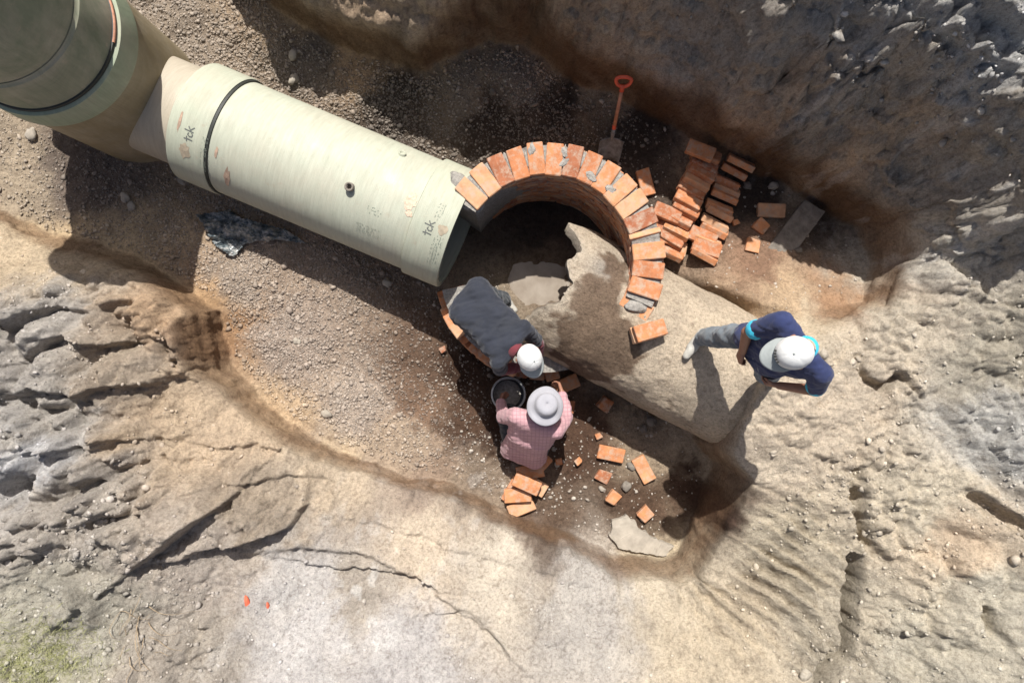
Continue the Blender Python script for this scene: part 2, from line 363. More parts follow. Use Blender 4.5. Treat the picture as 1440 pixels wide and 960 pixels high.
patchy = .35+1.1*sstep(fbm(X*2.1, Y*2.1, 3, 17), .38, .62)
Hn = lm*(.34*np.minimum(w8-w7, .38)-.16*w7-.02) + (bz-.32)*rough*1.5 + (blk+.2)*rough*2.2*patchy + (.25-.5*w5)*.05*(.25+rough*9)*patchy + (fz-.5)*.10 + (fbm(X*9, Y*9, 5, 31, .66)-.5)*(.045+rough*.5)
# layered streaks that run along the upper bank
sx = X*.92-Y*.386; sy = X*.386+Y*.92
Hn = Hn + (fbm(sx*1.3, Ho*7+sy*1.5, 4, 41)-.5)*.07*sstep(sy, 1.5, 2.2)*sstep(Ho, .5, .9)
def carve(pts, w, dep, zz=1.0):
    global Ho
    pl = [WB(u, v, z) for u, v, z in pts]
    d, s, p = seg_dist(wx, wy, pl)
    Ho = Ho - dep*np.exp(-(d/w)**4)*np.sin(np.pi*np.clip(p, .04, .96))**.6
def cliff(pts, h, w, soft=.014):
    """raise the ground left of the line: a small scarp that faces right of its direction"""
    global Ho
    pl = [WB(u, v, z) for u, v, z in pts]
    d, s, p = seg_dist(wx, wy, pl)
    sg = np.where(s > 0, d, -d); e = np.sin(np.pi*np.clip(p, .02, .98))**.5
    Ho = Ho + h*e*sstep(sg, -soft, soft)*np.exp(-np.maximum(sg, 0)/w)
cliff([(205, 790, 1.45), (240, 762, 1.4), (275, 738, 1.3), (310, 712, 1.2), (330, 690, 1.1)], .34, .5)
cliff([(235, 782, 1.3), (300, 768, 1.2), (360, 752, 1.0), (405, 738, .9), (425, 715, .8), (420, 690, .8)], .2, .3)
cliff([(80, 812, 1.9), (115, 824, 1.85), (145, 850, 1.8), (162, 880, 1.75)][::-1], .16, .25)
cliff([(0, 560, 1.5), (60, 545, 1.4), (120, 560, 1.2), (170, 540, 1.1), (250, 545, .85)], .16, .3)
cliff([(40, 500, 1.3), (100, 470, 1.1), (150, 490, 1.0), (195, 485, .9)], .2, .25)
cliff([(0, 450, 1.1), (40, 450, 1.1), (90, 430, 1.0), (130, 440, .9)], .15, .2)
cliff([(0, 640, 1.8), (70, 640, 1.7), (130, 625, 1.5), (220, 620, 1.1)], .14, .25)
cliff([(230, 620, 1.05), (290, 632, .9), (350, 628, .75), (420, 650, .6)], .07, .3)
cliff([(400, 780, .85), (470, 800, .85), (560, 812, .85), (640, 830, .85)], .09, .5)
cliff([(330, 775, 1.0), (430, 770, .85), (520, 790, .85), (610, 830, .9), (690, 885, .95), (760, 960, 1.0)][::-1], -.10, .35, .03)
cliff([(440, 720, .7), (540, 745, .65), (640, 775, .65), (760, 815, .7), (880, 860, .8)], .05, .4, .02)
cliff([(560, 870, 1.0), (640, 862, 1.0), (700, 900, 1.0), (730, 950, 1.1)], .06, .2, .015)
cliff([(250, 690, 1.2), (330, 672, .9), (400, 668, .7), (470, 690, .6)], .07, .25)
carve([(172, 425, .8), (170, 455, .85), (185, 480, .9)], .09, .26)
carve([(10, 670, 1.8), (25, 700, 1.8)], .12, .25)
carve([(1193, 780, 1.1), (1192, 820, 1.12), (1186, 870, 1.18), (1178, 915, 1.25), (1150, 945, 1.25), (1125, 975, 1.25)], .05, .5)
carve([(1197, 640, 1.05), (1195, 690, 1.05), (1204, 740, 1.05), (1225, 780, 1.1)], .045, .2)
carve([(1205, 505, 1.0), (1212, 535, 1.0), (1240, 548, 1.1), (1262, 530, 1.1), (1283, 562, 1.15)], .035, .15)
carve([(1355, 695, 1.6), (1395, 720, 1.7), (1430, 745, 1.8), (1460, 775, 1.9)], .05, .2)
carve([(1365, 840, 1.7), (1378, 870, 1.8), (1400, 900, 1.9)], .035, .14)
cliff([(1440, 560, 1.7), (1400, 580, 1.6), (1370, 620, 1.5), (1395, 650, 1.6)], .14, .25)
cliff([(1380, 330, 1.6), (1340, 370, 1.3), (1390, 420, 1.5), (1440, 440, 1.7)][::-1], .08, .2)
carve([(1210, 70, 1.75), (1270, 115, 1.7), (1330, 150, 1.75)], .07, .16)
carve([(1280, 170, 1.5), (1330, 200, 1.6), (1400, 215, 1.8)], .06, .14)
cliff([(1440, 60, 2.15), (1400, 45, 2.1), (1340, 5, 2.15)][::-1], .2, .6)
# bucket-teeth grooves on the end slope
gp = WB(1085, 800, 1.0); gl = (X-gp[0])*.56+(Y-gp[1])*.83 + .16*fbm(X*1.8, Y*1.8, 4, 77) + .10*((X-gp[0])*.83-(Y-gp[1])*.56)**2
ph = (gl/.125) % 1.0
gm = np.exp(-(((X-gp[0])*.83-(Y-gp[1])*.56)/.62)**4)*np.exp(-(gl/.62)**4)
Ho = Ho + gm*.10*(ph**1.5-.5)*(2.2*sstep(fbm(X*2.6, Y*2.6, 3, 55), .32, .68)+.15)*.6
Ho = Ho + Hn
gravel_n = (fbm(X*20, Y*20, 3, 61)-.5)*.03 + (fbm(X*2.5, Y*2.5, 3, 62)-.5)*.10
Hi = Hi + gravel_n
# the hollow inside the manhole and below the old pipe
rw = np.hypot(X-WC.x, Y-WC.y)
pc = W(757, 397, -.09); Hw = -.055 - .085*np.exp(-(((X-pc[0]+.04*(fbm(X*6, Y*6, 3, 88)-.5)*3)/.37)**2+((Y-pc[1]+.04*(fbm(X*6, Y*6, 3, 89)-.5)*3)/.21)**2)**2) + .05*blob(695, 425, -.1, .25) + gravel_n*.8
Hi = np.where(rw < .98, Hw*sstep(-rw, -.98, -.8)+Hi*(1-sstep(-rw, -.98, -.8)), Hi)
ta = (X-CO.x)*CD.x+(Y-CO.y)*CD.y; tn = (X-CO.x)*CN.x+(Y-CO.y)*CN.y
und = sstep(-np.abs(tn), -.72, -.55)*sstep(ta, -.3, 0)*sstep(-ta, -1.9, -1.6)
Hi = Hi*(1-und)+np.minimum(Hi, -.06)*und
# beneath the green pipe the bedding stays under the barrel
tg = (X-GO.x)*GD.x+(Y-GO.y)*GD.y; un = (X-GO.x)*.386+(Y-GO.y)*.9225
ug = sstep(-np.abs(un), -.42, -.3)*sstep(-tg, .6, .75)
Hi = Hi*(1-ug)+np.minimum(Hi, -.02)*ug
Z = Hi*(1-m)+Ho*m
# steep banks: relief pushed out along the surface normal, laid out along the wall and up it
Hs = H_out(X, Y); dzx = np.gradient(Hs, axis=1)/np.gradient(X, axis=1); dzy = np.gradient(Hs, axis=0)/np.gradient(Y, axis=0)
nl = np.sqrt(1+dzx**2+dzy**2); steep = sstep(nl, 1.25, 1.9)*m
qa = sx+.12*(fbm(sx*4, Hs*4, 3, 201)-.5); qb = Hs*1.15+.35*sy+.12*(fbm(sx*4, Hs*4, 3, 202)-.5)
v1, v2 = worley(qa*3.2, qb*4.2, 4); v3, v4 = worley(qa*8.5, qb*10, 5); v5, v6 = worley(qa*21, qb*24, 6)
hw = .16*(fbm(sx*1.4, Hs*2.2, 4, 203)-.5)+.10*(.45*np.minimum(v2-v1, .5)-.35*v1+.05)+.055*(np.minimum(v4-v3, .45)*.6-.4*v3)+.022*(.3-v5)+.05*(fbm(sx*8, qb*14, 5, 204, .65)-.5)
hw = hw*steep*(1-.45*sstep(-Hs, -1.0, -.7))
Z = Z + hw/nl; WXo = -dzx/nl*hw; WYo = -dzy/nl*hw
# ragged wall faces: push the steep band sideways a little
st = np.exp(-((m-.5)/.36)**2)
PX = X + SHX + WXo + st*.06*(fbm(X*5+7, Z*9, 3, 91)-.5); PY = Y + SHY + WYo + st*.06*(fbm(Y*5, Z*9+X*5, 3, 92)-.5)
# ---- earth colour by place (dry tan, grey, pale lime, damp brown, gravel), with some light and shade painted in
def A(c): return tuple(v/k for v, k in zip(lin(c), (1.44, 1.37, 1.2)))
cp = [(600, 760, .6, A((222, 198, 163))), (700, 800, .6, A((218, 200, 170))), (820, 850, .75, A((208, 196, 176))), (450, 880, 1.1, A((208, 199, 186))), (560, 910, 1.1, A((208, 198, 184))), (400, 830, 1.1, A((205, 195, 180))),
    (300, 790, 1.2, A((176, 160, 139))), (100, 700, 1.6, A((178, 165, 145))), (100, 880, 1.9, A((172, 163, 140))), (60, 930, 2.1, A((172, 164, 132))), (250, 920, 1.8, A((172, 158, 136))),
    (350, 600, .6, A((217, 186, 145))), (450, 670, .5, A((216, 190, 152))), (260, 580, .8, A((196, 168, 130))), (60, 450, 1.1, A((172, 162, 146))), (60, 580, 1.5, A((170, 160, 143))), (30, 640, 1.7, A((190, 186, 178))), (180, 520, 1.0, A((165, 146, 120))),
    (150, 360, .4, A((205, 178, 136))), (60, 350, .5, A((200, 174, 134))), (250, 420, .6, A((186, 152, 112))), (290, 470, .6, A((158, 124, 90))), (500, 840, .9, A((190, 174, 150))), (380, 720, .9, A((176, 156, 128))),
    (1000, 880, 1.0, A((212, 190, 152))), (960, 840, .7, A((215, 195, 160))), (1100, 760, .95, A((190, 173, 140))), (1170, 860, 1.15, A((182, 167, 138))), (1300, 720, 1.4, A((202, 186, 154))), (1400, 500, 1.6, A((176, 164, 138))), (1250, 450, 1.0, A((208, 191, 160))),
    (1130, 560, .9, A((212, 190, 156))), (1150, 470, .9, A((212, 192, 158))), (1300, 350, 1.1, A((196, 184, 160))), (1400, 850, 2, A((190, 178, 150))), (1300, 920, 1.5, A((188, 176, 148))), (1340, 760, 1.6, A((200, 174, 138))), (1430, 620, 1.8, A((190, 184, 168))),
    (400, 480, 0, A((180, 160, 138))), (500, 580, 0, A((192, 172, 148))), (330, 400, 0, A((180, 160, 136))), (560, 625, 0, A((196, 172, 142))), (590, 560, 0, A((140, 112, 88))), (650, 600, -.05, A((100, 76, 58))), (820, 620, -.1, A((98, 74, 57))), (900, 700, -.1, A((102, 80, 62))), (760, 720, -.05, A((120, 98, 78))), (1040, 625, .9, A((205, 183, 150))), (1032, 665, .88, A((198, 176, 142))), (1070, 590, .95, A((208, 186, 152))), (1090, 650, .95, A((200, 180, 148))), (980, 680, -.1, A((90, 66, 50))),
    (650, 520, -.1, A((76, 56, 42))), (700, 600, -.1, A((84, 62, 47))), (600, 520, -.02, A((120, 96, 76))), (600, 660, 0, A((180, 155, 128))), (680, 690, -.05, A((165, 145, 120))), (920, 620, -.1, A((170, 150, 122))),
    (1090, 410, .25, A((196, 168, 132))), (1180, 420, .4, A((172, 136, 102))), (1060, 370, .1, A((150, 118, 92))),
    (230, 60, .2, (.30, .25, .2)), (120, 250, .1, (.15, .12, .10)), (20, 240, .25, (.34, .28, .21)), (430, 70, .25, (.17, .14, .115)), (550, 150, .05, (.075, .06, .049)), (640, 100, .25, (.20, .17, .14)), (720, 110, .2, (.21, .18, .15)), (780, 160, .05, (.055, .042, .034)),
    (700, 180, .03, (.055, .042, .034)), (900, 200, 0, (.055, .042, .034)), (1050, 270, 0, (.06, .046, .037)), (1150, 320, .05, (.075, .06, .049)), (960, 300, 0, (.10, .075, .06)),  # far floor: damp earth, painted darker still for the wall's shade
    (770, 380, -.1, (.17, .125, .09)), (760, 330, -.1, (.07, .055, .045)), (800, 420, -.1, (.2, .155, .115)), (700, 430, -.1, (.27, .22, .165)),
    (620, 30, .9, (.42, .30, .19)), (500, 40, .7, (.44, .31, .195)), (420, 0, .7, (.44, .32, .2)), (760, 20, 1.0, (.40, .295, .2)), (900, 60, .9, (.42, .33, .235)), (1060, 150, .9, (.43, .33, .235)), (1200, 220, .9, (.44, .34, .24)), (1100, 60, 1.4, (.38, .335, .28)), (1000, 10, 1.5, (.37, .32, .265)),  # far bank warmed and lightened in colour for bounced light
    (1250, 120, 1.6, (.38, .34, .285)), (1300, 30, 2.05, (.40, .39, .37)), (1400, 60, 2.1, (.38, .38, .37)), (1400, 200, 1.75, (.38, .34, .285)), (1150, 20, 1.9, (.33, .32, .30)), (700, -40, 1.5, (.3, .23, .16)), (1290, 280, 1.0, (.33, .29, .24))]
cwx = X + .24*(fbm(X*4, Y*4, 6, 71, .65)-.5)*2; cwy = Y + .24*(fbm(X*4, Y*4, 6, 72, .65)-.5)*2
num = np.zeros(X.shape+(3,)); den = np.zeros(X.shape)
for (u, v, z, c) in cp:
    if v > 300 and (u < 330 or u > 1010): c = tuple(k*1.22 for k in c)      # end banks painted brighter to offset their weak lighting
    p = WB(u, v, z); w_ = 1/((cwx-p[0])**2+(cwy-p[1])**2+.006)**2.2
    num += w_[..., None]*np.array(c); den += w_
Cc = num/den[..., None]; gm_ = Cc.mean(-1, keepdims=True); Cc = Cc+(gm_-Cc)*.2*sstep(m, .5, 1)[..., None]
gry = np.clip((fbm(X*1.6, Y*1.6, 5, 81)-.5)*2.4, -1, 1)[..., None]*sstep(m, .5, 1)[..., None]
Cc = Cc*(1+.14*gry*np.array([1, .97, .9]))*1.1
# freshly cut, moist red-brown band along the foot of the walls
face = np.exp(-((m-.45)/.42)**4)*sstep(m, .02, .06)*sstep(-m, -.94, -.86)*(1-np.clip(blob(1110, 500, .6, .55)*1.4, 0, 1))
face = np.clip(face*(.25+1.3*fbm(X*6+Z*5, Y*6-Z*4, 4, 95)), 0, 1)[..., None]
up_ = sstep(Y, .9, 1.4)[..., None]; fcol = np.array([.22, .135, .08])*(1-up_)+np.array([.15, .088, .05])*up_
Cc = Cc*(1-face*(.72+.15*up_))+fcol*face*(.72+.15*up_)
# lime-white crumbs on the dry banks
lime = sstep(fbm(X*9, Y*9, 4, 99), .62, .72)*np.clip(blob(480, 890, 1.2, .75)+blob(40, 630, 1.7, .35)+blob(1310, 30, 2.1, .5)+blob(1420, 60, 2.1, .5)+.6*blob(1340, 320, 1.3, .5)+.5*blob(690, 690, 0, .35), 0, 1)
Cc = Cc*(1-.6*lime[..., None])+.66*np.array([1, .98, .95])*.6*lime[..., None]
ny, nx = X.shape
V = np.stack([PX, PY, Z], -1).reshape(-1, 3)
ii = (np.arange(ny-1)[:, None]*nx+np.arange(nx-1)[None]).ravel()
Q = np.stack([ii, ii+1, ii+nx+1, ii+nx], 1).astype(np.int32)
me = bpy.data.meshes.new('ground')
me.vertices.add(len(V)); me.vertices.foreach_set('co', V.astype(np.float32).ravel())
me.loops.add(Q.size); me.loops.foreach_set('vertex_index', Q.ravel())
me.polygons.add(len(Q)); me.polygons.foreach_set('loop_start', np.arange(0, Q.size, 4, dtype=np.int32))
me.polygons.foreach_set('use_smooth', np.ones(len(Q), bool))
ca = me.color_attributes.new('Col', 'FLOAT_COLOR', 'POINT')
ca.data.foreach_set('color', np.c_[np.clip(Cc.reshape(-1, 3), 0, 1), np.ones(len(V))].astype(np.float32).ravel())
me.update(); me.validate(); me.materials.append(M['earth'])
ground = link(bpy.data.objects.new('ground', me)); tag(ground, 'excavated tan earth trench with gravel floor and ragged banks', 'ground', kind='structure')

def gz(x, y):
    """height of the ground at x, y (arrays welcome)"""
    x = np.asarray(x, float); y = np.asarray(y, float)
    i = np.clip(np.searchsorted(gx, x)-1, 0, nx-2); j = np.clip(np.searchsorted(gy, y)-1, 0, ny-2)
    fx = (x-gx[i])/(gx[i+1]-gx[i]); fy = (y-gy[j])/(gy[j+1]-gy[j])
    return (Z[j, i]*(1-fx)+Z[j, i+1]*fx)*(1-fy)+(Z[j+1, i]*(1-fx)+Z[j+1, i+1]*fx)*fy
def PW(u, v):
    z = 3.0
    while z > -.4:
        x, y, _ = W(u, v, z)
        if gz(x, y) >= z: break
        z -= .01
    x, y, _ = W(u, v, z); return Vector((x, y, float(gz(x, y))))

# ------------------------------------------------------------------ loose stones: gravel bed, clods on the banks, pale pebbles
ico = bmesh.new(); bmesh.ops.create_icosphere(ico, subdivisions=1, radius=1.0)
ICO_V = np.array([v.co[:] for v in ico.verts]); ICO_F = np.array([[v.index for v in f.verts] for f in ico.faces]); ico.free()
def scatter(name, pts, sizes, mat, label, cat, sink=.25):
    n = len(pts); k = len(ICO_V)
    sc_ = sizes[:, None]*rng.uniform(.6, 1.25, (n, 3)); sc_[:, 2] *= .75
    vv = ICO_V[None]*(1+rng.uniform(-.38, .3, (n, k, 1)))*sc_[:, None, :]
    a = rng.uniform(0, 2*np.pi, n); c, s = np.cos(a)[:, None], np.sin(a)[:, None]
    vx = vv[..., 0]*c-vv[..., 1]*s; vy = vv[..., 0]*s+vv[..., 1]*c
    vv = np.stack([vx, vy, vv[..., 2]], -1)+pts[:, None, :]; vv[..., 2] += (sc_[:, 2]*(.5-sink))[:, None]
    fc = (ICO_F[None]+(np.arange(n)*k)[:, None, None]).reshape(-1, 3).astype(np.int32)
    me = bpy.data.meshes.new(name); me.vertices.add(n*k); me.vertices.foreach_set('co', vv.astype(np.float32).ravel())
    me.loops.add(fc.size); me.loops.foreach_set('vertex_index', fc.ravel())
    me.polygons.add(len(fc)); me.polygons.foreach_set('loop_start', np.arange(0, fc.size, 3, dtype=np.int32))
    at = me.attributes.new('Tone', 'FLOAT', 'POINT'); at.data.foreach_set('value', np.repeat(rng.beta(2, 2.2, n), k).astype(np.float32))
    i_ = np.clip(np.searchsorted(gx, pts[:, 0])-1, 0, nx-2); j_ = np.clip(np.searchsorted(gy, pts[:, 1])-1, 0, ny-2)
    cc = Cc[j_, i_]*rng.uniform(.62, 1.08, (n, 1)); ca_ = me.color_attributes.new('Col', 'FLOAT_COLOR', 'POINT')
    ca_.data.foreach_set('color', np.c_[np.repeat(cc, k, 0), np.ones(n*k)].astype(np.float32).ravel())
    me.update(); me.materials.append(mat); o = link(bpy.data.objects.new(name, me)); tag(o, label, cat, kind='stuff'); return o
def pick(n, dens):
    """random ground points, kept with probability dens (array on the grid)"""
    x = rng.uniform(-5.4, 5.4, n); y = rng.uniform(-3.7, 3.7, n)
    i = np.clip(np.searchsorted(gx, x)-1, 0, nx-2); j = np.clip(np.searchsorted(gy, y)-1, 0, ny-2)
    k = rng.random(n) < dens[j, i]; x, y = x[k], y[k]
    return np.c_[x, y, gz(x, y)]
clear = (rw > 1.0) & (np.abs(un) > .3)
flo = (m < .05)
dg = flo*clear*np.clip(1.15*blob(420, 440, 0, .75)+blob(300, 330, 0, .5)+.8*blob(520, 560, 0, .45)+blob(450, 80, .2, .9)+blob(640, 110, .2, .7)+.9*blob(230, 60, .2, .6)+.5*blob(800, 170, 0, .6)+.35*blob(200, 230, .1, .5)+.25, 0, 1)
dg = dg*(.5+.5*sstep(fbm(X*3, Y*3, 4, 121), .36, .58))*sstep(-(X*.92-Y*.386), -.9, .4)
P = pick(400000, dg)[:62000]; s_ = rng.gamma(1.9, .0030, len(P))+.0032
scatter('gravel', P, s_, M['gravel'], 'grey brown gravel bedding spread over the trench floor', 'gravel')
dp = flo*clear*(.5*blob(690, 690, 0, .4)+.35*blob(820, 690, -.1, .7)+.25*blob(620, 600, 0, .5)+.12)*sstep(X, -1.5, -.3)
dp = np.maximum(dp, .5*(rw < .66)*(Z > -.08)*(Y < WC.y)*(1-und)); P = pick(60000, dp)[:3400]; scatter('pebbles', P, rng.gamma(1.6, .0036, len(P))+.003, M['pebble'], 'pale pebbles scattered over the damp pit floor', 'pebbles')
dc = (m > .9)*np.clip(.05+rough*7, 0, 1)*(.15+.85*sstep(fbm(X*2.2, Y*2.2, 3, 111), .42, .6))
dc = dc*(1-sstep(sy, 1.4, 1.9)*.6)
P = pick(90000, dc)[:20000]; scatter('clods', P, rng.gamma(1.1, .0052, len(P))+.0035, M['clod'], 'small dry earth clods strewn over the banks', 'clods', .4)

# ------------------------------------------------------------------ puddle in the manhole
n = 72; Vw = [(0, 0, 0)]; Fw = []
for i in range(n):
    a = 2*math.pi*i/n; r_ = .5+.03*math.sin(3*a+1); Vw.append((r_*math.cos(a), r_*math.sin(a), 0))
    Fw.append((0, 1+i, 1+(i+1) % n))
wt = mesh_np('water', Vw, Fw, M['water']); wt.location = (pc[0], pc[1], -.085); tag(wt, 'muddy brown puddle at the bottom of the brick manhole', 'water', kind='structure')

# ------------------------------------------------------------------ green fibreglass pipe
def along(o, org, d, t=0):
    o.location = org + d*t; o.rotation_euler = (0, 0, math.atan2(d.y, d.x)); return o
def tube_x(prof, n=96):
    """profile (t, r) turned about the local x axis, closed section"""
    V, Fc = lathe([(r, t) for t, r in prof], n, closed=True)
    return np.c_[V[:, 2], V[:, 0], V[:, 1]], Fc
pipe = empty('green_pipe'); along(pipe, GO, GD, -1.0)
tag(pipe, 'pale green fibreglass sewer pipe lying in the trench with its open end in the manhole', 'pipe')
def pt(name, prof, mat, n=96):
    V, Fc = tube_x(prof, n); o = mesh_np(name, V, Fc, mat, pipe)
    md = o.modifiers.new('e', 'EDGE_SPLIT'); md.split_angle = R(35); return o
T = lambda t: t+1.0
pt('barrel', [(T(-2.885), .497), (T(-2.88), .503), (T(-.82), .503), (T(-.82), .47), (T(-2.885), .47)], M['grp'])
pt('sleeve', [(T(-1.13), .504), (T(-1.12), .53), (T(-.81), .53), (T(-.79), .525), (T(-.79), .485), (T(-1.13), .485)], M['grp_c'])
pt('joint_ring', [(T(-2.903), .512), (T(-2.903), .515), (T(-2.882), .515), (T(-2.878), .49), (T(-2.905), .49)], M['rubber'])
pt('sleeve', [(T(-3.25), .504), (T(-3.235), .527), (T(-2.92), .527), (T(-2.905), .522), (T(-2.905), .48), (T(-3.25), .48)], M['grp_c'])
pt('inner_barrel', [(T(-4.7), .44), (T(-3.2), .44), (T(-3.2), .41), (T(-4.7), .41)], m_grp('dusty_link', (.40, .35, .27), .9))
def on_pipe(t, ang, r): return Vector((T(t), r*math.sin(ang), r*math.cos(ang)))     # ang from the top toward the far bank
def patch(name, t0, a0, w, h, r, mat, thick=.003, n=10, blobby=True, parent=pipe):
    V = []; Fc = []; K = 18
    V.append(on_pipe(t0, a0, r+thick))
    for i in range(K):
        a = 2*math.pi*i/K; q = (1+.25*random.uniform(-1, 1)) if blobby else 1
        V.append(on_pipe(t0+w*q*math.cos(a), a0+h*q*math.sin(a)/r, r+.0012))
        Fc.append((0, 1+i, 1+(i+1) % K))
    return mesh_np(name, V, Fc, mat, parent, False)
mud = simple('dried_mud', (.34, .28, .20), .95, .25, 25, .4)
rust = simple('red_mud', (.36, .25, .18), .95, .25, 25, .3)
def px_pipe(u, v, r=.505):
    """where the sight line through a photo pixel meets the pipe: (t, angle)"""
    d = Vector(((u-720)/F, (480-v)/F, -1)); o = Vector((0, 0, D))-GO; nn = Vector((.386, .9225, 0))
    a = Vector((d.dot(nn), d.z)); b = Vector((o.dot(nn), o.z))
    A_ = a.dot(a); B_ = 2*a.dot(b); C_ = b.dot(b)-r*r; q = B_*B_-4*A_*C_
    if q < 0: return None
    s = (-B_-math.sqrt(q))/(2*A_); p = o+d*s
    return p.dot(GD), math.atan2(p.dot(nn), p.z)
def stain(u, v, w, h, mat, r=.505, name='mud_stain'):
    k = px_pipe(u, v, r)
    if k: patch(name, k[0], k[1], w, h, r, mat, .002)
stain(259, 212, .05, .07, mud, .528); stain(319, 250, .028, .10, rust); stain(253, 170, .012, .08, rust, .528); stain(578, 283, .05, .07, M['orange_mark'], .505, 'chalk_mark'); stain(600, 296, .022, .022, simple('teal', (.12, .5, .38), .7, .2, 40, 0), .505, 'paint_spot')
stain(622, 324, .04, .045, mud, .531); stain(304, 215, .012, .05, rust); stain(575, 300, .03, .03, M['orange_mark'], .505, 'chalk_mark')
# handwriting and printed lines: thin ribbons wrapped on the pipe
def ribbon(name, strokes, r, mat, w=.004, parent=pipe):
    V = []; Fc = []
    for st in strokes:
        for k in range(len(st)-1):
            (t0, a0), (t1, a1) = st[k], st[k+1]; dx, dy = t1-t0, (a1-a0)*r; L = math.hypot(dx, dy) or 1
            nx_, ny_ = -dy/L*w/2, dx/L*w/2; b = len(V)
            ex, ey = dx/L*w*.3, dy/L*w*.3
            for (t, a, s) in ((t0-ex, a0-ey/r, 1), (t1+ex, a1+ey/r, 1), (t1+ex, a1+ey/r, -1), (t0-ex, a0-ey/r, -1)):
                V.append(on_pipe(t+nx_*s, a+ny_*s/r, r+.0015))
            Fc.append((b, b+1, b+2, b+3))
    return mesh_np(name, V, Fc, mat, parent, False)
def hand(u, v, r, s):
    t0, a0 = px_pipe(u, v, r); O = []
    glyph = [[(0, 1.0), (.05, .5), (.02, 0)], [(-.18, .68), (.25, .72)],
             [(.62, .55), (.45, .62), (.32, .4), (.36, .1), (.55, .02), (.68, .15)],
             [(.85, 1.05), (.82, .5), (.8, 0)], [(1.2, .62), (.84, .32)], [(.92, .38), (1.25, -.05)]]
    for st in glyph: O.append([(t0+(y*.9+.05*x)*s*.9-.02, a0+(x-.5)*s/r*1.0) for x, y in st])
    # written so that it reads across the pipe: x runs up the flank, y along the axis (turned over)
    O = [[(2*t0-t, a) for t, a in st] for st in O]
    ribbon('handwriting', O, r, M['ink'], .009)
hand(268, 190, .528, .085); hand(605, 322, .531, .085)
def prints(u, v, rows, cols, r, dt, da, mat, gap=.28, seed=1, flip=False):
    rd = random.Random(seed); t0, a0 = px_pipe(u, v, r); S = []
    for i in range(rows):
        for j in range(cols):
            if rd.random() < gap: continue
            for q in range(2):
                x = j*da+rd.uniform(0, da*.5); y = i*dt+rd.uniform(0, dt*.4)
                x2 = x+rd.uniform(-.3, .5)*da; y2 = y+rd.uniform(-.5, .5)*dt*.6
                if flip: S.append([(t0+x, a0+y/r), (t0+x2, a0+y2/r)])
                else: S.append([(t0+y, a0-x/r), (t0+y2, a0-x2/r)])
    tag(ribbon('printed_lines', S, r, mat, .0035), kind='stuff')
prints(286, 190, 3, 26, .528, .02, .012, M['ink2']); prints(612, 330, 4, 22, .531, .022, .012, M['ink2'], .25, 4)
prints(620, 285, 3, 12, .531, .02, .012, M['ink2'], .4, 5)
prints(500, 322, 4, 16, .505, .022, .013, M['ink2'], .3, 6, True); prints(515, 297, 3, 10, .505, .022, .013, M['ink2'], .45, 7, True)
# lifting bosses
for (u, v, rr, hh) in ((492, 263, .035, .05), (566, 215, .03, .022)):
    t0, a0 = px_pipe(u, v, .52)
    V, Fc = lathe([(rr, -.02), (rr*1.05, hh), (rr*.9, hh+.004), (rr*.62, hh), (rr*.6, hh*.2), (.0005, hh*.2)], 24)
    o = mesh_np('boss', V, Fc, M['slab'] if hh > .03 else M['grp_c'], pipe); o.location = on_pipe(t0, a0, .5); o.rotation_euler = (-a0, 0, 0)

# ------------------------------------------------------------------ green manhole riser
ris = empty('green_riser', (-3.48, 2.27, 0)); tag(ris, 'stained green fibreglass riser standing on the far end of the pipe', 'riser')
def rp(name, prof, mat, n=96):
    V, Fc = lathe(prof, n); o = mesh_np(name, V, Fc, mat, ris); md = o.modifiers.new('e', 'EDGE_SPLIT'); md.split_angle = R(35); return o
rp('cone', [(.60, .1), (.60, .6), (.603, 1.0), (.61, 1.26), (.615, 1.30)], M['grp_tan'])
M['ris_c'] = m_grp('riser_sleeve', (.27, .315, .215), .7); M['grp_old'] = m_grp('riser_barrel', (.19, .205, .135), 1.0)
rp('sleeve', [(.60, 1.285), (.63, 1.29), (.634, 1.32), (.625, 1.515), (.60, 1.525), (.57, 1.525)], M['ris_c'])
rp('joint_ring', [(.58, 1.52), (.60, 1.528), (.598, 1.552), (.57, 1.556)], M['rubber'])
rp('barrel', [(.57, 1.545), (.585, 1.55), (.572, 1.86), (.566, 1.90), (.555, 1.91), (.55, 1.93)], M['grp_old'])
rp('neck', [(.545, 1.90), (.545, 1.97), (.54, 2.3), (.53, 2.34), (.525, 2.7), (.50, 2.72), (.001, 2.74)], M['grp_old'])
V, Fc = lathe([(.597, 1.535), (.606, 1.54), (.604, 1.556), (.594, 1.558)], 24, a0=R(-10), a1=R(22)); mesh_np('strap', V, Fc, M['wood'], ris)

# ------------------------------------------------------------------ old concrete pipe, broken open
ea = [(-180, .25), (-120, .2), (-90, .06), (-70, .02), (-53, .03), (-45, .0), (-33, .06), (-26, .11), (-18, .16), (-12, .2), (-4, .19), (4, .215), (10, .15), (18, .115), (24, .13), (34, .15), (42, .07), (50, .0), (57, -.05), (62, .03), (72, .16), (90, .3), (120, .35), (180, .25)]
na, nt = 260, 190
ang = np.linspace(-math.pi, math.pi, na+1)[:-1]; e0 = np.interp(np.degrees(ang), [a for a, _ in ea], [t for _, t in ea])
e0 = e0 + .022*(vnoise(ang*14, ang*0, 5)-.5)*2 + .012*(vnoise(ang*40, ang*0, 6)-.5)*2
tt = np.linspace(0, 1, nt)**1.15
Tm = e0[None]+(3.1-e0[None])*tt[:, None]; Am = np.broadcast_to(ang[None], Tm.shape)
crust = sstep(Tm, .5, 1.0)*sstep(np.cos(Am), .2, .6)
Ro = CR + .02*(fbm(Tm*4, Am*2.5, 4, 7)-.5)*2 + .025*(fbm(Tm*2+5, Am*1.5, 3, 9)-.45)*crust
